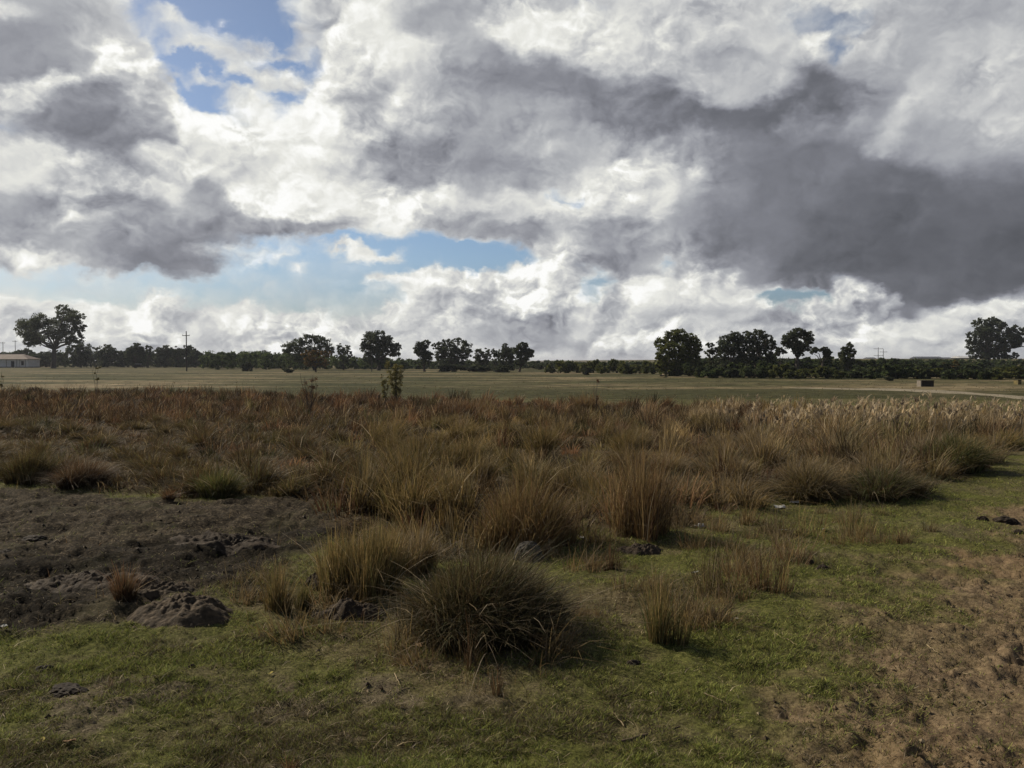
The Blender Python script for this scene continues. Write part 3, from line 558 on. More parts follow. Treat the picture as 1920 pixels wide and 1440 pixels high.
tufts = []
for k in range(6):
    v = tussock_mesh(180+k, .09+.02*k, .16+.035*k, 70+22*k, [BROWN+OLIVE, GOLD+BROWN, RUST+GOLD][k % 3], droop=.25+.1*(k % 3), spread=.8, wid=.005, segs=3, crowns=5, rootf=.9, hjit=.8, chaos=1.8, tipcols=GOLD+DEAD)
    me = build_mesh('rush_tuft', *v[:2], M['grass'], v[2], smooth=False); tufts.append(me.data); bpy.data.objects.remove(me)
q = np.random.default_rng(314)
spots = [(q.uniform(1040, 1480), q.uniform(955, 1175)) for _ in range(46)]+[(q.uniform(430, 780), q.uniform(1085, 1190)) for _ in range(14)]+[(q.uniform(1450, 1700), q.uniform(950, 1030)) for _ in range(12)]+[(q.uniform(760, 1060), q.uniform(1200, 1250)) for _ in range(10)]
for k, (px, py) in enumerate(spots):
    p = place(px, py); o = bpy.data.objects.new('rush_tuft', tufts[int(q.integers(6))]); C.objects.link(o); o.location = p; sc = float(q.uniform(.45, 1.25)); o.scale = (sc, sc, sc*float(q.uniform(.7, 1.3))); o.rotation_euler.z = float(q.uniform(0, 6.28))
    tag(o, 'small straggly brown rush tuft among the many on the turf below the marsh', 'rush tuft', 'small rush tufts on the turf')

# ------------------------------------------------------------------ grass that nobody could count
def scatter(n, py0, py1, seed, px0=-250, px1=2170, power=1.):
    """random ground points, even over the picture rows so that near ground gets the most"""
    r = np.random.default_rng(seed)
    Y0 = at(960, py1).y; Y1 = at(960, py0).y
    u = r.random(n)**power; y = 1/(1/Y1+(1/Y0-1/Y1)*u); px = r.uniform(px0, px1, n); x = (px-960)/FPX*y
    return r, x, y
def marsh_fill():
    # every heart is a domed or upright bunch; hearts keep their distance so that dark gaps stay between them
    r, cx, cy = scatter(16000, 748, 1050, 5, power=.8); r2, fx, fy = scatter(16000, 733, 800, 55); cx = np.concatenate([cx, fx]); cy = np.concatenate([cy, fy])
    d = sdist(MARSH, cx, cy)+(fbm(cx, cy, 1.2, 3, 71)-.5)*.8; k = d > 0; cx, cy = cx[k], cy[k]
    keep = []; cell = {}
    for i in range(len(cx)):
        lf = 960+FPX*cx[i]/cy[i] < 680; g = (.34+.0075*cy[i])*(.76 if lf else 1.)*(.75+.7*_hash(np.array([i]), np.array([3]), 9)[0]); key = (int(cx[i]//1.2), int(cy[i]//1.2)); ok = True
        for a1 in (-1, 0, 1):
            for b1 in (-1, 0, 1):
                for (X0, Y0) in cell.get((key[0]+a1, key[1]+b1), ()):
                    if (X0-cx[i])**2+(Y0-cy[i])**2 < g*g: ok = False; break
        if ok: keep.append(i); cell.setdefault(key, []).append((cx[i], cy[i]))
    cx, cy = cx[keep], cy[keep]; N = len(cx); per = 66; n = N*per; print('HEARTS', N)
    z0 = ground_z(cx, cy); PX, PY = topix(cx, cy, z0)
    left = 1-sstep(560, 800, PX+r.normal(0, 70, N)); farr = 1-sstep(770, 815, PY+r.normal(0, 7, N)); right = sstep(1150, 1500, PX+r.normal(0, 60, N))
    hh = r.uniform(.45, 1.25, N)*(.45+1.0*sstep(.3, .72, fbm(cx, cy, 1.6, 3, 81)))
    H = (.52*(1-left)+.42*left); H = H*(1-farr)+farr*(.58+.12*right+.05*left); H = H*(1-.28*(1-farr)*(1-right)*sstep(775, 830, PY)); H = np.clip(H*hh, .06, 1)
    R = r.uniform(.13, .30, N)*(1+.010*cy)*(1+.25*left); droop = r.uniform(.3, 1, N)*(.35+.45*left)*(1-.6*farr)
    rep_ = lambda q: np.repeat(q, per)
    a = r.uniform(0, 6.283, n); rad = np.sqrt(r.random(n)); out = np.stack([np.cos(a), np.sin(a)], -1)
    X = rep_(cx)+out[:, 0]*rad*rep_(R)*.8; Y = rep_(cy)+out[:, 1]*rad*rep_(R)*.8; z = rep_(z0)-.03
    h = rep_(H)*r.uniform(.45, 1.25, n)*(1-.3*rad)
    lean = out*(rad*rep_(R)/np.maximum(rep_(H), .12)*.62)[:, None]+rep_(np.arange(N))[:, None]*0+np.stack([rep_(r.normal(.05, .16, N)), rep_(r.normal(0, .12, N))], -1)+r.normal(0, .17, (n, 2))
    lean = np.clip(lean, -1.6, 1.6); sag = np.clip(rep_(droop)*(.3+rad)+r.normal(0, .2, n), 0, 1.2)
    pal = {k: pick(r, N, v, .35) for k, v in dict(o=OLIVE+BROWN*2, g=GOLD+OLIVE, u=RUST+BROWN, s=STRAW+GOLD, b=BROWN+RUST).items()}
    t = r.random(N)[:, None]; L1, F1, R1 = left[:, None], farr[:, None], right[:, None]
    c = pal['g']*(1-L1)+pal['o']*L1*.72; c = np.where(t < .3, pal['b'], c); c = np.where(t > .72, pal['o']*.8, c)
    far_c = pal['u']*(1-R1)+(pal['s']*.85+pal['g']*.15)*R1; far_c = np.where((t > .8) & (R1 < .5), pal['o'], far_c)*(1-.25*L1)
    c = c*(1-F1)+far_c*F1; c = np.repeat(c*(.45+.95*r.random((N, 1))), per, 0)*r.uniform(.65, 1.35, (n, 1))
    pale = (r.random((n, 1)) < .10+.08*np.repeat(right, per)[:, None])*np.array((.26, .20, .115)); tip = c*r.uniform(.95, 1.5, (n, 1))+pale
    wid = r.uniform(.5, 1.5, n)*(.0045+.00075*Y)
    v = blades(np.stack([X, Y, z], -1), h, lean, sag, wid, c*.8+pale*.5, tip, 3, 6)
    o = build_mesh('marsh_grass', *v[:2], M['grass'], v[2], smooth=False); tag(o, 'rank brown and golden reeds and grass filling the marsh between the tussocks', 'marsh grass', kind='stuff')
    # matted dead thatch between the bunches
    r, x, y = scatter(90000, 740, 1060, 57, power=.8); k = (sdist(MARSH, x, y)+(fbm(x, y, .8, 3, 72)-.5)*.7) > -.05; x, y = x[k], y[k]; n = len(x)
    c = pick(r, n, OLIVE+BROWN+DEAD, .4)*.8; v = blades(np.stack([x, y, ground_z(x, y)-.01], -1), r.uniform(.02, .10, n)*(.6+fbm(x, y, .5, 2, 73)), r.normal(0, .9, (n, 2)), np.full(n, .5), r.uniform(.5, 1.5, n)*(.003+.0007*y), c, c*1.2, 2, 58)
    o = build_mesh('marsh_thatch', *v[:2], M['grass'], v[2], smooth=False); tag(o, 'matted dead thatch covering the marsh floor', 'thatch', kind='stuff')
marsh_fill()
def turf():
    parts = []
    r, x, y = scatter(900000, 860, 1500, 11, power=.85)
    Z = zones(x, y); marsh, mud, path, dirt, lit = Z
    patch = fbm(x, y, .30, 4, 91)+.5*(fbm(x, y, .07, 2, 92)-.5)
    keep = (1-.97*mud)*(1-marsh*.6)*(1-.88*path)*(1-.72*dirt)*(1-.25*lit)*(.25+.75*sstep(.30, .5, patch+.1)); keep = keep*(1-.5*sstep(9, 16, y))
    k = r.random(len(x)) < keep; x, y = x[k], y[k]; marsh, mud, path, dirt, lit = [q[k] for q in Z]; patch = patch[k]; n = len(x)
    z = ground_z(x, y)-.004
    H = r.uniform(.008, .028, n)*(.5+1.0*sstep(.35, .7, patch))*(1+.02*y); W = r.uniform(.6, 1.4, n)*(.0018+.00055*y)
    dryf = np.clip(sstep(.45, .75, fbm(x, y, .6, 4, 95))*.8+lit*.5+dirt*.5+path*.6, 0, 1)
    g = pick(r, n, [(.19,.225,.05),(.27,.28,.065),(.12,.155,.04),(.34,.32,.105)], .5); dcol = pick(r, n, DEAD+OLIVE+[(.14,.13,.05)], .3)
    c = np.where(r.random((n, 1)) < .13, pick(r, n, [(.06,.045,.03),(.035,.028,.018),(.09,.07,.05)], .3), c) if 0 else np.where(r.random((n, 1)) < dryf[:, None]*.85+.08, dcol, g)
    c = np.where(r.random((n, 1)) < .14, pick(r, n, [(.06,.045,.03),(.035,.028,.018),(.10,.075,.05)], .3), c)
    lean = r.normal(0, .55, (n, 2)); parts.append(blades(np.stack([x, y, z], -1), H, lean, np.zeros(n)+.3, W, c*.9, c*1.15, 1, 12))
    o = build_mesh('turf_grass', *cat(parts)[:2], M['turf'], cat(parts)[2], smooth=False); tag(o, 'short grazed green turf covering the bank', 'grass', kind='stuff')
    # loose straw and dead stalks lying about
    r, x, y = scatter(26000, 890, 1480, 13, power=.7)
    Z = zones(x, y); w = .14+.5*Z[4]+.4*Z[3]+.3*Z[1]+.25*Z[0]; w = w*(1-.7*Z[2]); k = r.random(len(x)) < w; x, y = x[k], y[k]; n = len(x)
    z = ground_z(x, y)+r.uniform(.004, .016, n); H = r.uniform(.02, .11, n)*r.uniform(.4, 1, n); a = r.uniform(0, 6.283, n)
    c = pick(r, n, STRAW+DEAD*2+[(.30,.24,.12)]+BROWN, .4)
    dirv = np.stack([np.cos(a), np.sin(a)], -1)
    L = r.uniform(1.2, 2.5, n)
    v, f, cc = blades(np.stack([x, y, z], -1), H*.35, dirv*L[:, None], np.full(n, .5), r.uniform(.002, .0042, n)*(.6+.09*y), c, c, 2, 14, face=a+1.57)
    o = build_mesh('straw_litter', v, f, M['grass'], cc, smooth=False); tag(o, 'pale straw and broken stalks strewn over the turf', 'straw', kind='stuff')
    # weedy stubble: thin stalks standing out of the turf near the marsh edge
    r, x, y = scatter(16000, 900, 1330, 15)
    Z = zones(x, y); cl = fbm(x, y, .5, 3, 97); w = (sstep(.5, .7, cl)*.5+.03)*np.clip(Z[4]+.35*sstep(.4, 0, np.abs(sdist(MARSH, x, y)+.35))+Z[1]*.15, 0, 1)*(1-Z[2]); k = r.random(len(x)) < w; x, y = x[k], y[k]; n = len(x)
    c = pick(r, n, OLIVE+RUST+GOLD, .3); v, f, cc = blades(np.stack([x, y, ground_z(x, y)-.01], -1), r.uniform(.04, .2, n), r.normal(0, .18, (n, 2)), np.zeros(n)+.2, r.uniform(.002, .0035, n)*(.7+.08*y), c, c*1.1, 3, 16)
    o = build_mesh('thin_weeds', v, f, M['grass'], cc, smooth=False); tag(o, 'thin brown stalks standing out of the turf by the marsh edge', 'weeds', kind='stuff')
    # dry bents over the distant pasture
    r, x, y = scatter(26000, 694, 800, 17, power=.8)
    y = y*r.uniform(.95, 1.05, len(y)); k = sdist(MARSH, x, y) < 0; x, y = x[k], y[k]; k = y > 20; x, y = x[k], y[k]; n = len(x)
    cl = fbm(x*.5, y, 4, 3, 99); c = pick(r, n, DEAD+OLIVE+[(.09,.09,.04)]*2, .25)
    v, f, cc = blades(np.stack([x, y, base_z(x, y)-.02+.0*x], -1), r.uniform(.06, .22, n)*(.2+1.2*cl), r.normal(0, .5, (n, 2)), np.zeros(n)+.3, r.uniform(.04, .12, n)*(.3+.008*y), c, c, 1, 18)
    o = build_mesh('pasture_grass', v, f, M['turf'], cc, smooth=False); tag(o, 'dry pale grass of the distant pasture', 'grass', kind='stuff')
turf()
def plumes():
    r = np.random.default_rng(91); n = 2300; px = r.uniform(1340, 2150, n); py = r.uniform(772, 830, n); P = np.array([tuple(at(a, b)) for a, b in zip(px, py)])
    k = (fbm(P[:, 0], P[:, 1], 2.2, 3, 92)+.10*sstep(1500, 1850, px) > .62+.16*(_hash(np.floor(P[:, 0]*.7), np.floor(P[:, 1]*.25), 4)-.5)) & (sdist(MARSH, P[:, 0], P[:, 1]) > .1); P = P[k]; n = len(P)
    P[:, 2] = ground_z(P[:, 0], P[:, 1])-.02; h = r.uniform(.55, .95, n)*(.75+.6*fbm(P[:, 0]+9, P[:, 1], 1.1, 2, 96)); lean = r.normal(0, .14, (n, 2))+np.array((.06, 0)); sag = r.uniform(0, .25, n)
    c = pick(r, n, STRAW+DEAD, .25); parts = [blades(P, h, lean, sag, r.uniform(.012, .024, n), c*.8, c, 3, 93)]
    tip = P+np.concatenate([lean*(1+sag[:, None])*h[:, None], ((1-.55*sag-.12*np.linalg.norm(lean, axis=1))*h)[:, None]], 1)
    for j in range(5):
        cc = c*r.uniform(1.0, 1.5, (n, 1)); parts.append(blades(tip-np.array((0, 0, .14))+r.normal(0, .012, (n, 3)), r.uniform(.10, .24, n), lean+r.normal(0, .28, (n, 2)), np.full(n, .4), r.uniform(.02, .045, n), cc, cc, 3, 94+j))
    v = cat(parts); o = build_mesh('feathery_reeds', *v[:2], M['grass'], v[2], smooth=False); tag(o, 'pale cream feathery reed heads along the right far side of the marsh', 'reeds', kind='stuff')
plumes()
def crumbs():
    r, x, y = scatter(60000, 900, 1500, 101, power=.8); Z = zones(x, y); marsh, mud, path, dirt, lit = Z
    cl = fbm(x, y, .3, 3, 103); k = r.random(len(x)) < (mud*.35+path*.22+dirt*.25+.01)*sstep(.35, .65, cl)*(1-marsh); x, y, mud, path = x[k], y[k], mud[k], path[k]; n = len(x)
    s = (.0032+.011*r.random(n)**5)*(.7+.10*y); O = np.array([(1,0,0),(0,1,0),(-1,0,0),(0,-1,0),(0,0,.8),(0,0,-.5)], float)
    V = O[None]*s[:, None, None]*r.uniform(.55, 1.3, (n, 6, 1))+r.normal(0, .15, (n, 6, 3))*s[:, None, None]; a = r.uniform(0, 6.28, n); ca, sa = np.cos(a)[:, None], np.sin(a)[:, None]
    V = np.stack([V[..., 0]*ca-V[..., 1]*sa, V[..., 0]*sa+V[..., 1]*ca, V[..., 2]], -1)+np.stack([x, y, ground_z(x, y)+s*.25], -1)[:, None]
    T = np.array([(0,1,4),(1,2,4),(2,3,4),(3,0,4),(1,0,5),(2,1,5),(3,2,5),(0,3,5)]); F = (T[None]+(np.arange(n)*6)[:, None, None]).reshape(-1, 3)
    cm = pick(r, n, [(.035,.027,.018),(.06,.047,.032),(.12,.095,.065)], .35); cp = pick(r, n, [(.10,.07,.042),(.17,.125,.075),(.06,.042,.027),(.24,.19,.12)], .3); c = np.where(mud[:, None] > .5, cm, cp)
    o = build_mesh('soil_crumbs', V.reshape(-1, 3), F, M['turf'], np.repeat(c, 6, 0), smooth=False); tag(o, 'loose crumbs and grit on the mud and the bare path', 'soil crumbs', kind='stuff')
crumbs()

# ------------------------------------------------------------------ earth mounds, stones, clods, litter
def lump(name, px, py, wpx, hpx, mat, label, cat_, seed, rough=.35, depth=.7, sub=5, flat=0, group=None):
    p = place(px, py); s = p.y/FPX; a, h = wpx*s/2, hpx*s
    bm = bmesh.new(); bmesh.ops.create_icosphere(bm, subdivisions=sub, radius=1)
    V = np.array([v.co[:] for v in bm.verts]); F = np.array([[v.index for v in f.verts] for f in bm.faces]); bm.free()
    n = (fbm(V[:, 0]*2+seed*3.1+V[:, 2], V[:, 1]*2+V[:, 2]*1.7, 1.3, 6, seed, .66)-.5)*2
    n2 = 1-np.abs(fbm(V[:, 0]*3-V[:, 2]*2+seed, V[:, 1]*3+V[:, 2]*2.3, 1.6, 5, seed+9, .65)*2-1)
    k = 1+rough*n+rough*.8*(n2-.75)
    V = V*k[:, None]; V = V*np.array((a, a*depth, h)); V[:, 2] = np.where(V[:, 2] < 0, V[:, 2]*.3, V[:, 2])
    o = build_mesh(name, V, F, mat, smooth=sub < 4); p.y += a*depth*.5; p.z = float(ground_z(np.array([p.x]), np.array([p.y]))[0])-.005; o.location = p; o.rotation_euler.z = (seed*1.3) % .6-.3
    tag(o, label, cat_, group); return o
def mound(name, px, py, wpx, hpx, mat, label, cat_, seed, depth=.6, rough=1.):
    p = place(px, py); s = p.y/FPX; a, h = wpx*s/2, hpx*s*.5; b = a*depth; p.y += b*.8
    nr, na = 46, 110; rr2, th = np.meshgrid(np.linspace(0, 1, nr), np.linspace(0, 2*math.pi, na, endpoint=False), indexing='ij')
    er = 1+.45*(fbm(np.cos(th)*1.3+seed*5, np.sin(th)*1.3, 1, 4, seed)-.5)*2
    x = np.cos(th)*rr2*er*a*1.12; y = np.sin(th)*rr2*er*b*1.12
    f = min(a, .3); n1 = fbm(x+seed*3, y, f*.7, 4, seed+1, .55); n2 = 1-np.abs(2*fbm(x+seed, y+4, f*.28, 4, seed+2, .6)-1); n3 = fbm(x, y, .035, 3, seed+3, .6)
    pr = np.clip(1-rr2**2.4, 0, 1)**.9
    z = h*pr*(.45+.95*n1)+rough*pr*((n2-.7)*.20*h+(n3-.5)*.045)
    gx, gy = x+p.x, y+p.y; z = z+ground_z(gx, gy)-.012*(rr2**6)-.002
    idx = np.arange(nr*na).reshape(nr, na); F = np.stack([idx[:-1], np.roll(idx[:-1], -1, 1), np.roll(idx[1:], -1, 1), idx[1:]], -1).reshape(-1, 4)
    z0 = float(z[0, 0]-h); o = build_mesh(name, np.stack([x, y, z-z0], -1).reshape(-1, 3), F[:, ::-1], mat); o.location = (p.x, p.y, z0); tag(o, label, cat_); return o
M['earth'] = plain('dark_clay', (.062,.043,.026), (.018,.012,.008), .05, bump=.016, bsize=.04)
M['paleearth'] = plain('dried_clay', (.105,.074,.044), (.024,.017,.010), .04, bump=.02, bsize=.05)
M['dung'] = plain('dung', (.04,.028,.018), (.015,.011,.008), .02, bump=.004, bsize=.01)
M['stone'] = plain('grey_stone', (.07,.062,.052), (.035,.031,.026), .05, bump=.004, bsize=.02)
mound('earth_mound', 282, 1122, 125, 34, M['paleearth'], 'low rounded mound of dried clay behind the larger clay heap', 'earth mound', 1)
mound('earth_mound', 318, 1172, 180, 62, M['paleearth'], 'largest heap of cracked grey clay on the turf at the left', 'earth mound', 2)
mound('earth_mound', 655, 1160, 118, 58, M['earth'], 'dark crumbly earth mound between the reed clumps and the big tussock', 'earth mound', 3)
mound('earth_mound', 597, 1102, 62, 42, M['earth'], 'small dark earth mound under the tall olive reeds', 'earth mound', 4)
mound('earth_mound', 1205, 1034, 95, 26, M['earth'], 'flat dark heap of trodden earth below the golden reed clump', 'earth mound', 5)
lump('stone', 992, 1048, 58, 36, M['stone'], 'round grey stone in front of the orange brown tussock', 'stone', 6, .15)
mound('earth_mound', 760, 1068, 46, 30, M['earth'], 'small clay lump at the foot of the straw tipped reeds', 'earth mound', 7)
for k, (px, py, w, h, lb) in enumerate([(1522,1063,13,9,'smaller of two black dung lumps side by side on the turf'),(1546,1070,26,10,'larger of two black dung lumps side by side on the turf'),(1845,975,22,10,'dark dung pat left of the bigger one at the right edge'),(1892,976,44,13,'widest dark dung pat near the right edge'),
        (1190,1256,30,10,'flattened dark clod on the turf below the upright rush clump'),(1912,998,20,7,'small dark clod at the right edge above the bare path'),(358,1254,16,9,'round black clod in the turf at the lower left'),(120,1300,70,14,'long dark clod of turned earth at the lower left'),(78,1260,40,13,'dark clod of turned turf beside the left edge'),(1030,965,30,9,'dark clod at the marsh edge behind the orange tussock'),(8,1048,26,9,'black clod on the mud at the left edge'),(60,1018,40,9,'row of black crumbs on the mud near the left edge')]):
    lump('dung_lump' if k < 4 else 'earth_clod', px, py, w, h, M['dung'], lb, 'dung' if k < 4 else 'clod', 30+k, .35, .8, 4)
# black cut bank of the wet mud
for k, (px, py, w, h, lb) in enumerate([(140,1100,230,20,'long black ridge of churned mud in front of the mud flat'),(420,1030,210,20,'black ridge of churned mud behind the other, left of the reeds')]):
    mound('mud_ridge', px, py, w, h*.95, M['earth'], lb, 'mud ridge', 50+k, .5, 1.1)
def stick(name, px0, py0, px1, py1, r, mat, label, cat_='stick', lift=.01):
    a = place(px0, py0); b = place(px1, py1); a.z += lift; b.z += lift; L = (b-a); n = 7; sd = int(px0)
    q = np.random.default_rng(sd); V = []; F = []
    side = L.normalized().cross(Vector((0, 0, 1))).normalized(); up = side.cross(L.normalized())
    for i in range(n):
        t = i/(n-1); c = a+L*t+side*float(q.normal(0, .06))*L.length*.25*math.sin(math.pi*t)+Vector((0, 0, abs(float(q.normal(0, .004)))))
        rr_ = r*(1-.6*t)
        for j in range(6): an = j*math.pi/3; V.append(c+side*math.cos(an)*rr_+up*math.sin(an)*rr_)
    for i in range(n-1):
        for j in range(6): F.append((i*6+j, i*6+(j+1) % 6, (i+1)*6+(j+1) % 6, (i+1)*6+j))
    o = build_mesh(name, np.array([v[:] for v in V]), np.array(F), mat); tag(o, label, cat_); return o
M['wood'] = plain('weathered_stick', (.10,.07,.045), (.045,.03,.02), .02); M['pale'] = plain('dry_stalk', (.36,.28,.17), (.24,.18,.1), .03)
stick('stick', 278, 983, 338, 979, .012, M['wood'], 'straight dark stick lying on the mud flat')
stick('stick', 1165, 1398, 1275, 1368, .009, M['wood'], 'brown twig lying on the turf at the bottom of the picture')
stick('stick', 160, 1040, 180, 1026, .008, M['pale'], 'short pale stick on the mud at the left')
for k, c in enumerate([(1320,1305,1372,1328),(1738,1212,1760,1232),(1805,1262,1832,1270),(1455,1192,1495,1218),(1300,1075,1330,1102),(740,1268,750,1292),(700,1405,728,1384),(180,1302,195,1290),(1170,1362,1150,1342)]):
    stick('dry_stalk', *c, .003, M['pale'], ['longest pale straw on the turf above the brown twig','pale straw standing out on the bare path, upper one','pale straw on the bare path, lower and further right','kinked straw on the turf left of the bare path','pale straw between the sparse rush clumps','short thick straw in the turf below the dark earth mound','pale straw slanting up at the bottom of the picture','pale straw beside the dark dead tuft','short pale straw left of the longest one'][k], 'straw')
def scrap(name, px, py, wpx, mat, label, cat_, seed, asp=.55, curl=.5):
    p = place(px, py); s = .75*wpx*p.y/FPX; g = 9; u = np.linspace(-.5, .5, g); X, Y = np.meshgrid(u, u)
    edge = 1-.35*fbm(X*3+seed, Y*3, .7, 2, seed); X2 = X*edge; Y2 = Y*edge*asp
    Z = curl*.5*(fbm(X*2+seed*2, Y*2, .8, 3, seed+1)-.3)
    V = np.stack([X2, Y2, Z], -1).reshape(-1, 3)*s*1.25; idx = np.arange(g*g).reshape(g, g)
    F = np.stack([idx[:-1, :-1], idx[:-1, 1:], idx[1:, 1:], idx[1:, :-1]], -1).reshape(-1, 4)
    V = np.concatenate([V, V-np.array((0, 0, .0012))]); F = np.concatenate([F, F[:, ::-1]+g*g])
    o = build_mesh(name, V, F, mat); p.z += .012; o.location = p; o.rotation_euler = (.25, 0, seed*.9); tag(o, label, cat_); return o
M['white'] = plain('white_plastic', (.46,.45,.41), (.26,.25,.22), .05, .5, .4); M['blue'] = plain('blue_plastic', (.16,.42,.48), (.1,.3,.36), .05, .5, .4)
M['yleaf'] = plain('yellow_leaf', (.42,.34,.08), (.25,.2,.06), .02); M['dleaf'] = plain('dead_leaf', (.34,.22,.12), (.18,.11,.06), .02)
for k, (px, py, w, lb) in enumerate([(6,1158,15,'white scrap on the mud at the left edge'),(341,790,7,'tiny white scrap far back among the left tussocks'),(1380,1163,12,'bright white scrap beside the low straw tangle'),(1303,1076,22,'whitish scrap behind the upright rush clump'),
        (1427,937,16,'white scrap nearest the straw topped tussock, left of two'),(1490,941,20,'long white scrap at the foot of the straw topped tussock'),(1462,950,26,'flat white scrap in front of the two at the marsh edge'),(1312,985,34,'spread white scrap in the hollow right of the golden reeds'),(1092,1008,30,'crumpled pale scrap above the trodden earth heap'),(1472,998,26,'low white scrap on the turf left of the sparse rushes'),(1543,995,12,'small upright white scrap among the sparse rushes'),(1690,1082+33,1,'x')][:11]):
    scrap('plastic_scrap', px, py, w, M['white'], lb, 'litter', k+1)
scrap('plastic_scrap', 630, 916, 20, M['blue'], 'light blue plastic scrap at the marsh edge', 'litter', 21)
scrap('leaf', 372, 1096, 26, M['yleaf'], 'yellow dead leaf behind the clay heap', 'leaf', 22, .5); scrap('leaf', 80, 1405, 24, M['yleaf'], 'yellow leaf lying in the turf at the bottom left', 'leaf', 23, .4)
scrap('leaf', 782, 1214, 36, M['dleaf'], 'tan curled leaf in front of the big dark tussock', 'leaf', 24, .4, .8); scrap('leaf', 130, 1402, 28, M['dleaf'], 'brown curled leaf beside the yellow one at the bottom left', 'leaf', 25, .4, .6)
scrap('leaf', 508, 1257, 16, M['yleaf'], 'small pale leaf on the turf left of the dirt patch', 'leaf', 26, .4)
# ------------------------------------------------------------------ trees
M['bark'] = plain('bark', (.11,.09,.07), (.05,.04,.032), .4)
GUM = [(.045,.054,.028),(.068,.078,.036),(.034,.042,.024),(.088,.094,.044)]
DARKGUM = [(.050,.060,.036),(.076,.084,.048),(.036,.045,.028)]
WILLOW = [(.065,.075,.024),(.10,.11,.032),(.04,.05,.02),(.14,.14,.042)]
BUSHG = [(.046,.066,.026),(.072,.095,.034),(.034,.050,.022),(.098,.12,.042)]
AUT = [(.13,.07,.025),(.10,.06,.022),(.06,.055,.022),(.16,.09,.03)]
def leaf_cloud(lobes, n, size, cols, seed, clump=.30, squash=1., hollow=.55):
    """lobes: (centre, radii) arrays; small leaf faces gathered in clumps over the lobes"""
    r = np.random.default_rng(seed); Cn = np.array([l[0] for l in lobes]); Rd = np.array([l[1] for l in lobes])
    area = (Rd[:, 0]*Rd[:, 2]); m = max(6, int(n/26)); li = r.choice(len(lobes), m, p=area/area.sum())
    d = r.normal(0, 1, (m, 3)); d /= np.linalg.norm(d, axis=1)[:, None]
    cen = Cn[li]+d*Rd[li]*(hollow+(1-hollow)*r.random((m, 1))**.6)*.93
    ci = r.integers(0, m, n); cr = np.minimum(Rd[li].min(1), Rd.mean()*1.2)[ci][:, None]*clump*r.uniform(.6, 1.3, m)[ci][:, None]
    g = r.normal(0, 1, (n, 3)); g /= np.linalg.norm(g, axis=1)[:, None]; P = cen[ci]+g*cr*(r.random((n, 1))**.4)*np.array((1.15, 1.15, .75))
    a = r.normal(0, 1, (n, 3)); a /= np.linalg.norm(a, axis=1)[:, None]; b = np.cross(a, r.normal(0, 1, (n, 3))); b /= np.linalg.norm(b, axis=1)[:, None]+1e-9
    s = (size*r.uniform(.6, 1.4, n))[:, None]; V = np.stack([P-a*s-b*s*.28, P-a*s*.1+b*s*.55, P+a*s, P+a*s*.2-b*s*.6], 1).reshape(-1, 3)
    F = np.arange(n*4).reshape(n, 4); c = pick(r, n, cols, .2)*(r.uniform(.75, 1.25, m)[ci][:, None]); return V, F, np.repeat(c, 4, 0)
def tube(pts, rad, sides=7):
    V = []; F = []; pts = [Vector(p) for p in pts]
    for i, p in enumerate(pts):
        d = (pts[min(i+1, len(pts)-1)]-pts[max(i-1, 0)]).normalized(); s = d.cross(Vector((.3, 1, .1))).normalized(); u = s.cross(d)
        for j in range(sides): an = 2*math.pi*j/sides; V.append(p+(s*math.cos(an)+u*math.sin(an))*rad[i])
    for i in range(len(pts)-1):
        for j in range(sides): F.append((i*sides+j, i*sides+(j+1) % sides, (i+1)*sides+(j+1) % sides, (i+1)*sides+j))
    return np.array([v[:] for v in V]), np.array(F), np.zeros((len(V), 3))
def limb(a, b, r0, r1, q, n=6, wob=.08):
    a, b = Vector(a), Vector(b); L = (b-a).length; out = []
    for i in range(n):
        t = i/(n-1); p = a.lerp(b, t); p.z += math.sin(math.pi*t)*L*.06; k = math.sin(math.pi*t)*L*wob
        out.append(p+Vector(q.normal(0, k*.5, 3)))
    return tube(out, [r0+(r1-r0)*i/(n-1) for i in range(n)])
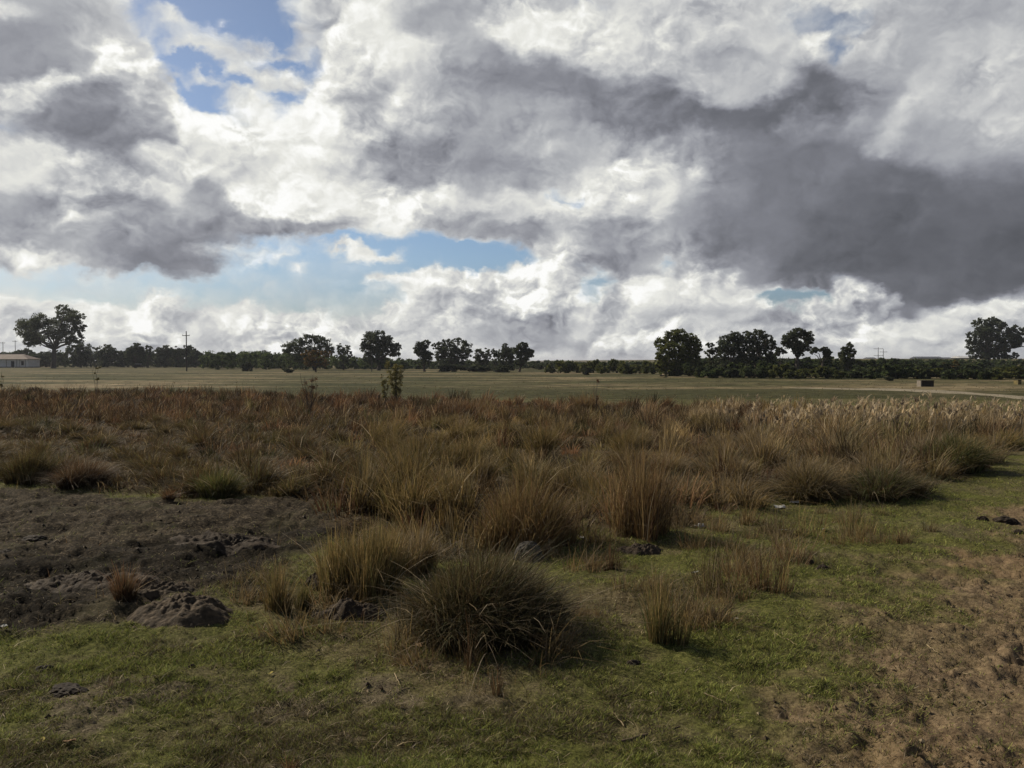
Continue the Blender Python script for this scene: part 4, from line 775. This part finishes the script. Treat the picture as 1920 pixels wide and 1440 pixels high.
def tree(name, label, Y, bx, by, lobes, n=3500, size=.32, cols=GUM, seed=1, trunk=.35, cat_='tree', group=None, hide_base=False, clump=.30, split=.25, hollow=.55, skirt=True):
    """lobes given as seen in the photograph (centre x, y, radii), built at the true distance Y with real depth"""
    q = np.random.default_rng(seed); s = Y/FPX; b = up_at(bx, by, Y)
    gz = float(base_z(b.x, b.y)); b.z = gz if not hide_base else gz
    cols = [tuple(v*1.3 for v in c) for c in cols]
    if skirt:
        xa = min(l[0]-l[2] for l in lobes); xb = max(l[0]+l[2] for l in lobes); yb = max(l[1]+l[3]*.5 for l in lobes); lobes = list(lobes)
        for k in range(6): lobes.append((xa+(xb-xa)*(.2+.6*(k+.5)/6), yb+(by-5-yb)*q.uniform(.1, .95), (xb-xa)*.17, max(4, (by-yb)*.28)))
    L = []; W = max(l[0]+l[2] for l in lobes)-min(l[0]-l[2] for l in lobes)
    for (cx, cy, rx, ry) in lobes:
        p = up_at(cx, cy, Y)-b; dmax = W*s*.28; dy = float(q.uniform(-1, 1))*max(0, dmax-rx*s*.5)
        L.append((np.array((p.x, dy, p.z)), np.array((rx*s, max(rx, ry)*s*.95, ry*s))))
    root = empty(name, b); tag(root, label, cat_, group)
    build_mesh('crown', *(lambda v: (v[0], v[1], M['leaf'], v[2]))(leaf_cloud(L, int(n*2.3), size*.62, cols, seed, clump*1.0, hollow=hollow*.75)), smooth=False, parent=root)
    top = max(l[0][2]+l[1][2] for l in L); h0 = max(.25, top*split); cxm = float(np.mean([l[0][0] for l in L]))
    fork = Vector((cxm*.25, 0, h0)); parts = [limb((0, 0, -.3), fork, trunk*1.25, trunk*.85, q, 5, .03)]
    for c, r_ in L:
        e = Vector(c)-Vector((0, 0, r_[2]*.2)); parts.append(limb(fork, e, trunk*.5, trunk*.1, q))
        for k in range(3):
            e2 = Vector(c)+Vector(q.normal(0, .45, 3))*float(r_.min()); parts.append(limb(e, e2, trunk*.13, trunk*.03, q, 4))
    v, f, c = cat(parts); build_mesh('trunk', v, f, M['bark'], parent=root)
    return root
# the big gum by the farmhouse and its neighbours
tree('gum_tree', 'large spreading gum tree with forked trunk right of the white farmhouse', 290, 100, 690,
     [(65,616,24,20),(82,603,18,15),(118,590,20,14),(103,612,24,17),(132,582,14,11),(140,600,16,12),(150,616,16,10),(155,634,13,11),(58,636,18,14),(72,642,16,9),(120,628,22,12),(135,642,14,9),(92,630,14,12),(48,624,9,14),(146,592,8,8)], 9500, .42, GUM, 3, .75, split=.3, clump=.34, skirt=False)
for k, (x0, x1, yt, Yd, lb, cl) in enumerate([(20,75,650,330,'dark tree behind the farmhouse roof',DARKGUM),(55,120,655,335,'dark tree behind the trunk of the large gum tree',DARKGUM),(118,185,639,320,'dark tree touching the right side of the large gum tree',DARKGUM),(175,228,641,330,'broad rounded dark tree, second right of the large gum tree',DARKGUM),
      (218,262,650,335,'low dark tree in the line right of the large gum tree',DARKGUM),(236,272,640,300,'dark tree with a spiky top left of the see through one',DARKGUM),(266,288,642,310,'narrow see through tree with sky showing between its branches',DARKGUM),(290,330,642,320,'dark rounded tree left of the tall utility pole',DARKGUM),
      (318,350,648,330,'dark tree just left of the tall utility pole',DARKGUM),(338,366,644,325,'dark tree behind the tall utility pole',DARKGUM),(352,380,652,320,'sloping last tree of the dark line, right of the tall utility pole',DARKGUM)]):
    q = np.random.default_rng(200+k); w = x1-x0; bl = 688; H = bl-yt; lob = []
    for i in range(7):
        fx = (i+.5)/7; lob.append((x0+w*(.12+.76*fx), yt+H*(.26+.30*abs(fx-.5)*2*q.uniform(.6, 1.2)), w*q.uniform(.17, .26), H*q.uniform(.17, .26)))
    for i in range(5): lob.append((x0+w*q.uniform(.15, .85), yt+H*q.uniform(.55, .85), w*.24, H*.2))
    if k == 6: lob = [l for l in lob[:7]]
    tree('tree', lb, Yd, (x0+x1)/2, bl, lob, 3200 if k != 6 else 800, .5, cl, 200+k, .4, hide_base=True)
tree('tree', 'wide domed tree behind the rusty brown bush', 230, 590, 690, [(545,652,17,11),(560,645,16,12),(575,638,17,12),(592,635,18,11),(608,645,15,13),(617,655,9,11),(600,655,18,14),(575,658,22,13),(550,662,18,10),(535,656,9,9)], 5200, .34, DARKGUM, 30, .4, clump=.34)
tree('tree', 'small round tree right of the wide domed tree', 235, 644, 690, [(640,652,8,8),(650,655,9,9),(642,660,10,9),(636,662,6,7),(655,664,7,7)], 1500, .3, DARKGUM, 31, .22)
tree('tree', 'tallest double crowned tree left of centre, dark and rounded', 225, 710, 692, [(692,632,14,13),(708,629,16,11),(722,640,15,14),(700,645,18,15),(690,655,14,13),(712,655,18,14),(740,655,12,13),(735,662,12,10),(682,645,7,10),(745,650,6,8),(728,650,10,10),(705,665,22,8)], 6500, .36, DARKGUM, 32, .5, clump=.30)
tree('tree', 'upright dark tree with a short bare trunk standing forward of the middle trees', 200, 796, 690, [(788,648,9,9),(798,645,9,9),(790,660,13,10),(800,668,14,12),(796,680,11,6),(782,655,7,9)], 2600, .3, DARKGUM, 33, .3, split=.1, skirt=False)
tree('tree', 'broad flat topped tree in the middle group', 225, 850, 692, [(825,650,12,10),(840,642,14,9),(858,640,15,8),(872,650,12,11),(845,658,22,13),(862,665,20,12),(825,665,12,12),(880,662,7,8),(812,648,5,6)], 5200, .34, DARKGUM, 34, .45)
tree('tree', 'low tree between the flat topped tree and the twin trees', 230, 905, 692, [(898,662,10,8),(910,660,9,8),(905,672,14,10),(892,672,8,7),(918,668,5,7)], 1800, .32, DARKGUM, 35, .25)
tree('tree', 'slim tree with light gaps just left of the twin trees', 232, 929, 692, [(927,660,7,8),(930,672,8,9),(933,664,6,7)], 900, .32, DARKGUM, 36, .25)
tree('tree', 'pointed left one of the twin trees in the middle of the skyline', 215, 950, 694, [(948,650,7,7),(943,660,10,9),(953,662,11,12),(948,675,14,12),(960,672,8,10)], 3000, .32, DARKGUM, 37, .3)
tree('tree', 'leaning right one of the twin trees, with a dark bare trunk', 195, 973, 694, [(980,649,12,7),(972,657,12,9),(990,660,12,8),(982,668,14,10),(975,680,12,7),(997,666,6,5)], 3200, .3, DARKGUM, 38, .28, split=.12, skirt=False)
tree('tree', 'rusty brown low bush tree in front of the wide domed tree', 190, 592, 691, [(578,663,13,7),(595,661,15,6),(610,665,13,7),(590,672,22,7),(575,676,12,8),(606,678,14,7)], 2400, .26, AUT+BUSHG[:1], 39, .2)
tree('willow_tree', 'large dense olive green tree standing forward of the hedge right of centre', 142, 1268, 706, [(1258,635,16,16),(1275,630,15,14),(1295,638,16,15),(1243,645,15,15),(1305,650,10,12),(1265,655,24,18),(1290,662,20,18),(1240,665,14,16),(1232,672,9,11),(1255,680,20,16),(1280,684,20,17),(1300,678,12,14),(1245,690,14,11),(1270,694,24,10),(1248,698,12,7),(1292,696,13,8),(1236,684,9,8),(1308,664,8,12),(1310,686,8,9),(1268,622,7,7),(1306,642,6,8)], 12000, .24, WILLOW, 40, .45, split=.12, clump=.26)
tree('gum_tree', 'ragged pale leaved tree between the willow and the dense dark row', 150, 1332, 700, [(1330,648,7,8),(1338,655,9,10),(1326,660,9,6),(1336,668,10,8)], 1300, .26, GUM, 41, .2)
tree('gum_tree', 'tall dark tree, left half of the dense row right of the willow', 155, 1375, 702, [(1362,640,14,13),(1380,632,16,12),(1350,652,11,12),(1375,652,20,14),(1392,648,13,14),(1360,665,16,12),(1385,668,16,11)], 5200, .26, DARKGUM, 42, .4)
tree('gum_tree', 'tallest dark tree, middle of the dense row right of the willow', 156, 1418, 702, [(1405,632,14,12),(1420,628,13,12),(1436,636,13,12),(1412,648,16,14),(1430,652,16,14),(1448,646,10,12),(1400,665,14,10),(1440,666,12,10)], 5200, .26, DARKGUM, 43, .4)
tree('gum_tree', 'open umbrella shaped tree with sky showing beneath its crown', 158, 1494, 702, [(1478,634,13,12),(1495,625,15,10),(1512,630,12,11),(1522,638,9,8),(1485,646,16,11),(1506,648,15,11),(1470,642,8,9),(1495,660,12,9),(1516,652,8,6)], 4800, .26, DARKGUM, 44, .4, split=.35, skirt=False)
tree('tree', 'small branch of foliage between the dense row and the umbrella shaped tree', 160, 1464, 702, [(1462,656,8,6),(1470,660,7,5),(1458,662,6,6)], 700, .25, DARKGUM, 45, .15, skirt=False)
tree('tree', 'low dark arching tree right of the umbrella shaped tree', 160, 1543, 702, [(1532,656,7,6),(1543,656,10,6),(1550,663,9,7),(1525,660,5,5),(1555,668,6,6)], 1600, .25, DARKGUM, 46, .25, split=.4, skirt=False)
tree('conifer_tree', 'narrow pointed bushy tree standing alone on the right', 150, 1589, 704, [(1593,649,7,8),(1585,658,9,9),(1597,660,8,10),(1589,670,15,10),(1580,666,7,8),(1590,680,15,7)], 2600, .25, GUM, 47, .25, split=.1)
tree('gum_tree', 'huge dense dark tree with two trunks at the right picture edge', 300, 1850, 674, [(1842,608,18,12),(1860,603,16,9),(1878,610,16,12),(1895,622,18,12),(1910,622,12,10),(1830,622,14,13),(1822,634,11,14),(1850,628,24,18),(1880,640,24,16),(1905,640,14,12),(1835,648,18,12),(1860,655,24,12),(1890,656,14,10),(1848,664,16,8),(1918,650,10,9),(1835,662,14,9),(1870,664,14,8),(1900,666,9,6),(1855,668,22,5)], 11000, .5, DARKGUM, 48, .9, split=.15, clump=.28)
v = empty('tree_trunk_tmp', (0,0,0)); bpy.data.objects.remove(v)
tree('tree', 'small far tree on the skyline left of the wide domed tree', 360, 500, 688, [(496,660,6,5),(503,661,6,5),(500,665,8,5)], 500, .5, DARKGUM, 49, .2)

# bushes
def bush_proto(seed, cols, n=1500, size=.16, h=1.2):
    q = np.random.default_rng(seed); lob = [(np.array((q.normal(0, .45), q.normal(0, .45), q.uniform(.25, .75))*np.array((1, 1, h))), np.array((.55, .55, .42*h))*q.uniform(.7, 1.1)) for k in range(9)]
    v = leaf_cloud(lob, n, size, cols, seed, .35, hollow=.35); o = build_mesh('foliage', v[0], v[1], M['leaf'], v[2], smooth=False); me = o.data; bpy.data.objects.remove(o)
    parts = []
    for c, r_ in lob[:6]: parts.append(limb((0, 0, -.1), c, .05, .012, q, 4))
    v, f, c = cat(parts); o = build_mesh('stem', v, f, M['bark']); m2 = o.data; bpy.data.objects.remove(o); return me, m2
BP = [bush_proto(300+k, [BUSHG, BUSHG+GUM, WILLOW, GUM+BUSHG[:1], AUT+BUSHG][k]) for k in range(5)]; BD = [bush_proto(320+k, DARKGUM) for k in range(2)]
def bush(px, py, wpx, hpx, proto, label, group=None, Y=None, name='bush'):
    b = at(px, py) if Y is None else up_at(px, py, Y); b.z = float(base_z(b.x, b.y)); s = b.y/FPX
    root = empty(name, b); q = random.Random(int(px*7+py)); tag(root, label, 'bush', group)
    for nm, me in (('foliage', proto[0]), ('stem', proto[1])):
        o = bpy.data.objects.new(nm, me); C.objects.link(o); o.parent = root
    root.rotation_euler.z = q.uniform(0, 6.28); root.scale = (wpx*s/2.1, wpx*s/2.1, hpx*s/1.35); return root
# hedge row right of centre: each bush by itself
q = random.Random(5); x = 1036
while x < 1228:
    w = q.uniform(20, 32); bush(x+w/2, 701-(1228-x)*.010+q.uniform(-1, 1), w*1.25, q.uniform(16, 29), BP[q.choice([1, 2, 3, 2, 2])], 'olive green bush in the long row between the middle trees and the willow', 'bushes left of the willow'); x += w*.62
x = 1300
while x < 1925:
    w = q.uniform(26, 46); t = (x-1300)/620
    bush(x+w/2, 708+3*t+q.uniform(-1.5, 1.5), w*1.25, (30-9*t)*q.uniform(.6, 1.2), BP[q.choice([0, 1, 2, 0, 1])], 'green bush in the long front row of the hedge right of the willow', 'front bushes of the right hedge'); x += w*.60
x = 1310
while x < 1925:
    w = q.uniform(30, 52); t = (x-1310)/620
    bush(x+w/2, 700-2*t, w*1.25, (33-18*t)*q.uniform(.65, 1.2), BP[q.choice([0, 0, 1, 4 if x > 1700 and q.random() < .1 else 0])], 'green bush in the second row of the hedge right of the willow', 'back bushes of the right hedge'); x += w*.62
for (px, py, w, h, pr, lb) in [(462,696,24,20,BD[0],'dark rounded bush alone on the pasture right of the tall utility pole'),(840,697,46,15,BD[0],'low dark bush, left one of three in front of the middle trees'),(890,697,62,14,BD[1],'low dark bush, middle one of three in front of the middle trees'),(938,698,48,15,BD[0],'low dark bush, right one of three in front of the middle trees'),
      (538,699,20,9,BD[1],'small dark scrubby bush on the pasture below the wide domed tree'),(1098,703,20,16,BD[0],'dark bush standing forward of the row between the middle trees and the willow'),(1664,714,19,9,BD[1],'small dark bush on the pasture left of the dark block'),(655,690,30,10,BP[3],'low grey green bush under the small round tree'),(770,690,30,14,BP[1],'green bush left of the upright dark tree'),
      (1010,693,30,13,BP[3],'bush at the foot of the leaning twin tree'),(1475,708,30,24,BP[3],'grey leaved bush with a pale top in the right hedge'),(640,692,22,12,BP[4],'brownish bush right of the rusty one'),(700,692,50,14,BP[1],'green scrub under the tallest double crowned tree')]:
    bush(px, py, w, h, pr, lb)
# far scrub masses
def scrub(name, xs, ybase, ytop, Y, n, size, cols, label, seed):
    """a belt of scrub between azimuths, its crest following ytop"""
    r = np.random.default_rng(seed); lobes = []
    xp, yp = zip(*ytop); px = xs[0]
    while px < xs[1]:
        w = r.uniform(14, 26); top = np.interp(px, xp, yp)+r.uniform(-1.2, 1.5); Yk = Y*r.uniform(.92, 1.1); s = Yk/FPX
        g = up_at(px, 690, Yk); gz = float(base_z(g.x, g.y)); zt = up_at(px, top, Yk).z; h = max(.8, zt-gz)
        lobes.append((np.array((g.x, g.y, gz+h*.5)), np.array((w*s*.62, w*s*.7, h*.52)))); px += w*.32
    v = leaf_cloud(lobes, n, size, cols, seed, .4, hollow=.5); o = build_mesh(name, v[0], v[1], M['leaf'], v[2], smooth=False); tag(o, label, 'scrub', kind='stuff')
scrub('far_scrub', (-250, 600), 688, [(-250,660),(0,660),(120,661),(380,662),(400,661),(600,664)], 345, 42000, .42, DARKGUM+BUSHG[:1], 'dark belt of scrub behind the left side of the pasture', 61)
scrub('far_orchard', (385, 800), 688, [(385,659),(480,660),(620,666),(800,674)], 262, 30000, .34, BUSHG, 'green belt of orchard scrub left of the middle trees', 62)
scrub('far_scrub', (780, 1320), 690, [(780,676),(1000,676),(1100,679),(1320,678)], 270, 24000, .36, DARKGUM+BUSHG[:2], 'dark green belt of scrub behind the middle of the pasture', 63)
scrub('far_scrub', (1290, 2200), 690, [(1290,672),(1480,672),(1600,676),(1700,673),(1900,675),(2200,675)], 215, 42000, .34, BUSHG[:3]+DARKGUM, 'green belt of scrub rising behind the right hedge', 64)

# ------------------------------------------------------------------ buildings, poles, the block, the track
def box(parts, x0, y0, z0, x1, y1, z1):
    V = np.array([(x, y, z) for z in (z0, z1) for y in (y0, y1) for x in (x0, x1)], float)
    F = np.array([(0,2,3,1),(4,5,7,6),(0,1,5,4),(2,6,7,3),(0,4,6,2),(1,3,7,5)]); parts.append((V, F, np.zeros((8, 3))))
def solid(name, boxes, mat, parent):
    P = []; [box(P, *b) for b in boxes]; v, f, c = cat(P); return build_mesh(name, v, f, mat, smooth=False, parent=parent)
M['wall'] = plain('whitewash', (.82,.78,.72), (.66,.6,.53), 1.2, .9, .1); M['iron'] = plain('rusty_iron', (.20,.145,.115), (.12,.09,.075), 1.1, .8, .3)
M['dark'] = plain('dark_opening', (.02,.02,.02), (.015,.015,.015), 1); M['post'] = plain('creosoted_pole', (.07,.06,.05), (.04,.035,.03), .3)
M['shed'] = plain('grey_sheeting', (.10,.11,.13), (.07,.075,.09), 3, .7); M['roofw'] = plain('white_sheet_roof', (.5,.5,.5), (.4,.4,.4), 3, .6); M['conc'] = plain('concrete', (.22,.19,.15), (.14,.12,.10), .3, bump=.01)
M['blk'] = plain('dark_boards', (.045,.035,.028), (.025,.02,.017), .3); M['glass'] = plain('porcelain', (.3,.28,.25), None, .1)
# farmhouse
Y = 312; s = Y/FPX; hb = up_at(0, 690, Y); hb.z = float(base_z(hb.x, hb.y)); x = lambda p: (p-0)*s
root = empty('farmhouse', hb); tag(root, 'white walled farmhouse with a rusty iron roof at the left edge', 'house')
H = 16*s; zt = 26*s; zb = 0
solid('wall', [(x(-40), 0, zb, x(52), 8, H)], M['wall'], root)
v = np.array([(x(-45), -.6, H), (x(54), -.6, H), (x(54), 8.6, H), (x(-45), 8.6, H), (x(-20), 4, zt), (x(32), 4, zt)], float)
rf = build_mesh('roof', np.concatenate([v, v-np.array((0, 0, .12))]), np.array([(0,1,5,4),(1,2,5,5),(2,3,4,5),(3,0,4,4),(6,7,8,9)]), M['iron'], smooth=False, parent=root)
solid('ridge_cap', [(x(-20), 3.85, zt-.03, x(32), 4.15, zt+.1)], M['iron'], rf)
for a, b in ((21, 27), (40, 45), (-8, -2)):
    w = solid('window' if a != 21 else 'door', [(x(a), -.06, (.9 if a != 21 else .05), x(b), -.004, 2.5)], M['dark'], root)
    solid('frame', [(x(a)-.08, -.1, 2.502, x(b)+.08, -.01, 2.62), (x(a)-.1, -.1, (.9 if a != 21 else .05), x(a)-.004, -.01, 2.5), (x(b)+.004, -.1, (.9 if a != 21 else .05), x(b)+.1, -.01, 2.5)], M['wall'], w)
for p in (12, 31, 37, 48): solid('downpipe', [(x(p), -.12, .05, x(p)+.1, -.01, H-.05)], M['iron'], root)
solid('plinth', [(x(-40)-.05, -.05, -.3, x(52)+.05, 8.05, .35)], M['shed'], root)
# far sheds on the skyline
def shed(px0, px1, top, Y, label, roofm):
    s = Y/FPX; b = up_at((px0+px1)/2, 676, Y); gz = float(base_z(b.x, b.y)); w = (px1-px0)*s/2; zt = up_at(px0, top, Y).z-gz; b.z = gz
    root = empty('farm_shed', b); tag(root, label, 'shed')
    solid('wall', [(-w, 0, -.5, w, 9, zt-1.0)], M['shed'], root)
    v = np.array([(-w-.5, -.6, zt-1.0), (w+.5, -.6, zt-1.0), (w+.5, 9.6, zt-1.0), (-w-.5, 9.6, zt-1.0), (-w-.5, 4.5, zt), (w+.5, 4.5, zt)]); build_mesh('roof', v, np.array([(0,1,5,4),(2,3,4,5),(1,2,5,5),(3,0,4,4)]), roofm, smooth=False, parent=root)
    solid('door', [(-w*.3, -.05, 0, w*.1, -.004, zt-1.6)], M['dark'], root)
shed(1722, 1768, 668.5, 440, 'long low blue grey shed on the right skyline', M['shed']); shed(1770, 1790, 670, 450, 'small grey shed at the right end of the long low shed', M['shed']); shed(1801, 1832, 667.5, 430, 'shed with a white roof edge beside the huge right tree', M['roofw']); shed(1632, 1644, 670, 440, 'tiny pale shed left of the twin poles', M['shed'])
def pole(px, py, top, arm, label, Y=None, r=.13, name='utility_pole', nins=3, hz=None):
    b = at(px, py) if Y is None else up_at(px, py, Y); b.z = float(base_z(b.x, b.y)); zt = up_at(px, top, b.y).z-b.z
    root = empty(name, b); tag(root, label, 'pole'); P = [tube([(0,0,-.4),(0,0,zt*.5),(0,0,zt)], [r, r*.85, r*.65], 10)]; v, f, c = cat(P)
    build_mesh('post', v, f, M['post'], parent=root)
    if arm:
        for k, d in enumerate(arm):
            ca = solid('crossarm', [(-d[0], -.09-r, zt-d[1]-.08, d[0], -r+.0, zt-d[1]+.08)], M['post'], root)
            for i in range(nins):
                xx = -d[0]*.9+1.8*d[0]*i/(nins-1); vv, ff, c = tube([(xx, -.05-r, zt-d[1]+.08), (xx, -.05-r, zt-d[1]+.3)], [.06, .05], 8); build_mesh('insulator', vv, ff, M['glass'], parent=ca)
    else:
        v, f, c = tube([(0,0,zt-.02),(0,0,zt+.12)], [r*.9, r*.3], 10); build_mesh('cap', v, f, M['glass'], parent=root)
    return root
pole(350, 696, 621, [(.9, 1.1)], 'tall utility pole standing on the pasture at the left', r=.17)
pole(697, 697, 659, None, 'short thin pole in front of the tallest double crowned tree', r=.10)
pole(6, 676, 641, [(1.1, .5)], 'utility pole behind the farmhouse, left of two', 370, .16); pole(29, 676, 638, [(1.1, .5)], 'utility pole behind the farmhouse, right of two', 380, .16)
pole(1646.5, 676, 651, [(2.4, .8), (2.4, 4.2)], 'taller left one of two crossarm poles on the right skyline', 420, .16); pole(1656, 676, 654, [(1.9, 1.6)], 'lower right one of two crossarm poles on the right skyline', 425, .16)
# concrete block with dark boards
b = at(1738, 725); s = b.y/FPX; root = empty('water_trough', (b.x, b.y, float(base_z(b.x, b.y)))); tag(root, 'dark boarded block with a pale end standing beside the track', 'trough')
w = 13*s; h = 10.5*s
solid('body', [(-w+.16, 0, -.1, w, w*1.1, h)], M['blk'], root); solid('end_slab', [(-w+.06, -.04, -.1, -w+.155, w*1.1+.04, h*1.08)], M['conc'], root); solid('top_plank', [(-w+.16, -.03, h+.002, w+.03, w*1.1+.03, h+.07)], M['blk'], root)
b = at(1912, 721); s = b.y/FPX; root = empty('feed_bin', (b.x, b.y, float(base_z(b.x, b.y)))); tag(root, 'small mustard coloured bin on the pasture at the right edge', 'bin')
M['must'] = plain('mustard_paint', (.18,.14,.05), (.1,.08,.04), .3); solid('body', [(-3.2*s, 0, 0, 3.2*s, .8, 8*s)], M['must'], root); solid('lid', [(-3.5*s, -.05, 8*s+.002, 3.5*s, .85, 8.8*s)], M['blk'], root)
b = at(1248, 707); s = b.y/FPX; o = stick('fallen_branch', 1239, 708, 1257, 703, .16, M['pale'], 'pale leaning fallen branch at the foot of the willow', 'branch', .3)
b = up_at(260, 686, 285); b.z = float(base_z(b.x, b.y)); s = b.y/FPX; root = empty('pickup_truck', b); tag(root, 'tiny white roofed vehicle in front of the dark trees at the left', 'vehicle')
M['wp'] = plain('white_paint', (.6,.6,.6), (.5,.5,.5), 1, .3, .5); M['rub'] = plain('rubber', (.02,.02,.02), None, .2)
solid('body', [(-1.9, -.8, .45, 1.9, .8, .95)], M['blk'], root); solid('cab', [(-.9, -.72, .952, .7, .72, 1.45)], M['dark'], root); solid('roof', [(-.95, -.75, 1.452, .75, .75, 1.54)], M['wp'], root)
for xx in (-1.25, 1.25):
    for yy in (-.8, .62):
        v, f, c = tube([(xx, yy, .36), (xx, yy+.18, .36)], [.36, .36], 14); build_mesh('wheel', v, f, M['rub'], parent=root)
# dirt track: a sheet laid just over the pasture
def track():
    P = [(1480,727.5,.8),(1560,729,1.6),(1640,730,2.6),(1700,731.2,3.8),(1750,733.5,4.2),(1800,736.5,3.6),(1850,740,3.4),(1900,744,4.2),(1960,749,5),(2100,762,7),(2300,785,9)]
    V = []; F = []; px = np.array(P); xs = np.arange(1480, 2300, 5.)
    yc = np.interp(xs, px[:, 0], px[:, 1]); hw = np.interp(xs, px[:, 0], px[:, 2])*.62
    q = np.random.default_rng(8); nz = (fbm(xs/40, xs*0, 1, 4, 5)-.5)*1.4
    for i in range(len(xs)):
        for k in range(7):
            t = k/6; p = at(xs[i], yc[i]+nz[i]+(t*2-1)*hw[i]*(1+.5*(fbm(xs[i:i+1]/25, xs[i:i+1]*0+k, 1, 3, 7)[0]-.5))); V.append((p.x, p.y, float(ground_z(np.array([p.x]), np.array([p.y]))[0])+.006))
    n = len(xs); idx = np.arange(n*7).reshape(n, 7); F = np.stack([idx[:-1, :-1], idx[1:, :-1], idx[1:, 1:], idx[:-1, 1:]], -1).reshape(-1, 4)
    o = build_mesh('dirt_track', V, F, plain('pale_sand', (.28,.235,.165), (.17,.145,.095), 1.6)); tag(o, kind='structure')
track()
# tall leafy saplings in the marsh
def sapling(px, py, hpx, wpx, label, seed, cols=None, n=420, size=.05, nstem=5):
    p = place(px, py); s = p.y/FPX; H = hpx*s; W = wpx*s/2; q = np.random.default_rng(seed); root = empty('willow_sapling', p); tag(root, label, 'sapling'); parts = []; lob = []
    for k in range(nstem):
        a = q.uniform(0, 6.28); e = Vector((math.cos(a)*W*q.uniform(.3, 1), math.sin(a)*W*q.uniform(.3, 1), H*q.uniform(.75, 1))); parts.append(limb((0, 0, -.05), e, .014, .004, q, 6))
        for t in (.4, .55, .72, .88, 1): lob.append((np.array(e)*t, np.array((W*.28, W*.28, H*.12))))
    v, f, c = cat(parts); build_mesh('stem', v, f, M['bark'], parent=root)
    v = leaf_cloud(lob, n, size, cols or [(.11,.10,.035),(.08,.08,.03),(.15,.12,.05)], seed, .8, hollow=.2); build_mesh('foliage', v[0], v[1], M['leaf'], v[2], smooth=False, parent=root)
sapling(744, 765, 84, 34, 'tall olive leafy sapling rising out of the marsh, larger of two', 1, [(.15,.135,.045),(.11,.11,.04),(.20,.165,.07)], n=4200, size=.032, nstem=13); sapling(722, 762, 62, 18, 'olive leafy sapling rising out of the marsh, smaller of two', 2, [(.15,.135,.045),(.11,.11,.04),(.20,.165,.07)], n=1500, size=.03, nstem=8)
sapling(180, 745, 72, 22, 'thin sapling with a small tuft on top in the far left marsh', 3, n=130, nstem=3); sapling(578, 790, 95, 44, 'bare reddish twiggy sapling left of the two olive ones', 4, [(.12,.07,.04),(.09,.06,.035)], 380, .03, 12); sapling(5, 740, 50, 20, 'dark twiggy sapling at the left edge of the marsh', 5, n=160, nstem=4)
sapling(1118, 775, 75, 16, 'rusty plumed stem leaning above the middle reeds', 6, [(.22,.13,.07),(.16,.09,.05)], 160, .04, 3)

# ------------------------------------------------------------------ the air
def haze():
    V = np.array([(x, y, z) for z in (-4.0, 30.0) for y in (-6, 700) for x in (-520, 520)], float)
    V = np.array([(x, y, z) for z in (-4.0, 30.0) for y in (-410., 9700.) for x in (-9000., 9000.)])
    F = np.array([(0,2,3,1),(4,5,7,6),(0,1,5,4),(2,6,7,3),(0,4,6,2),(1,3,7,5)])
    m = bpy.data.materials.new('thin_air'); m.use_nodes = True; m.node_tree.nodes.clear(); t = NT(m.node_tree)
    out = t.new('ShaderNodeOutputMaterial'); pv = t.new('ShaderNodeVolumePrincipled'); pv.inputs['Color'].default_value = (.86,.9,1,1); pv.inputs['Density'].default_value = HAZE; pv.inputs['Anisotropy'].default_value = .2
    t.l.new(pv.outputs[0], out.inputs['Volume']); o = build_mesh('haze', V, F, m, smooth=False); tag(o, 'thin pale air over the pasture, veiling the distant trees', 'haze', kind='stuff')
HAZE = .00012
haze()
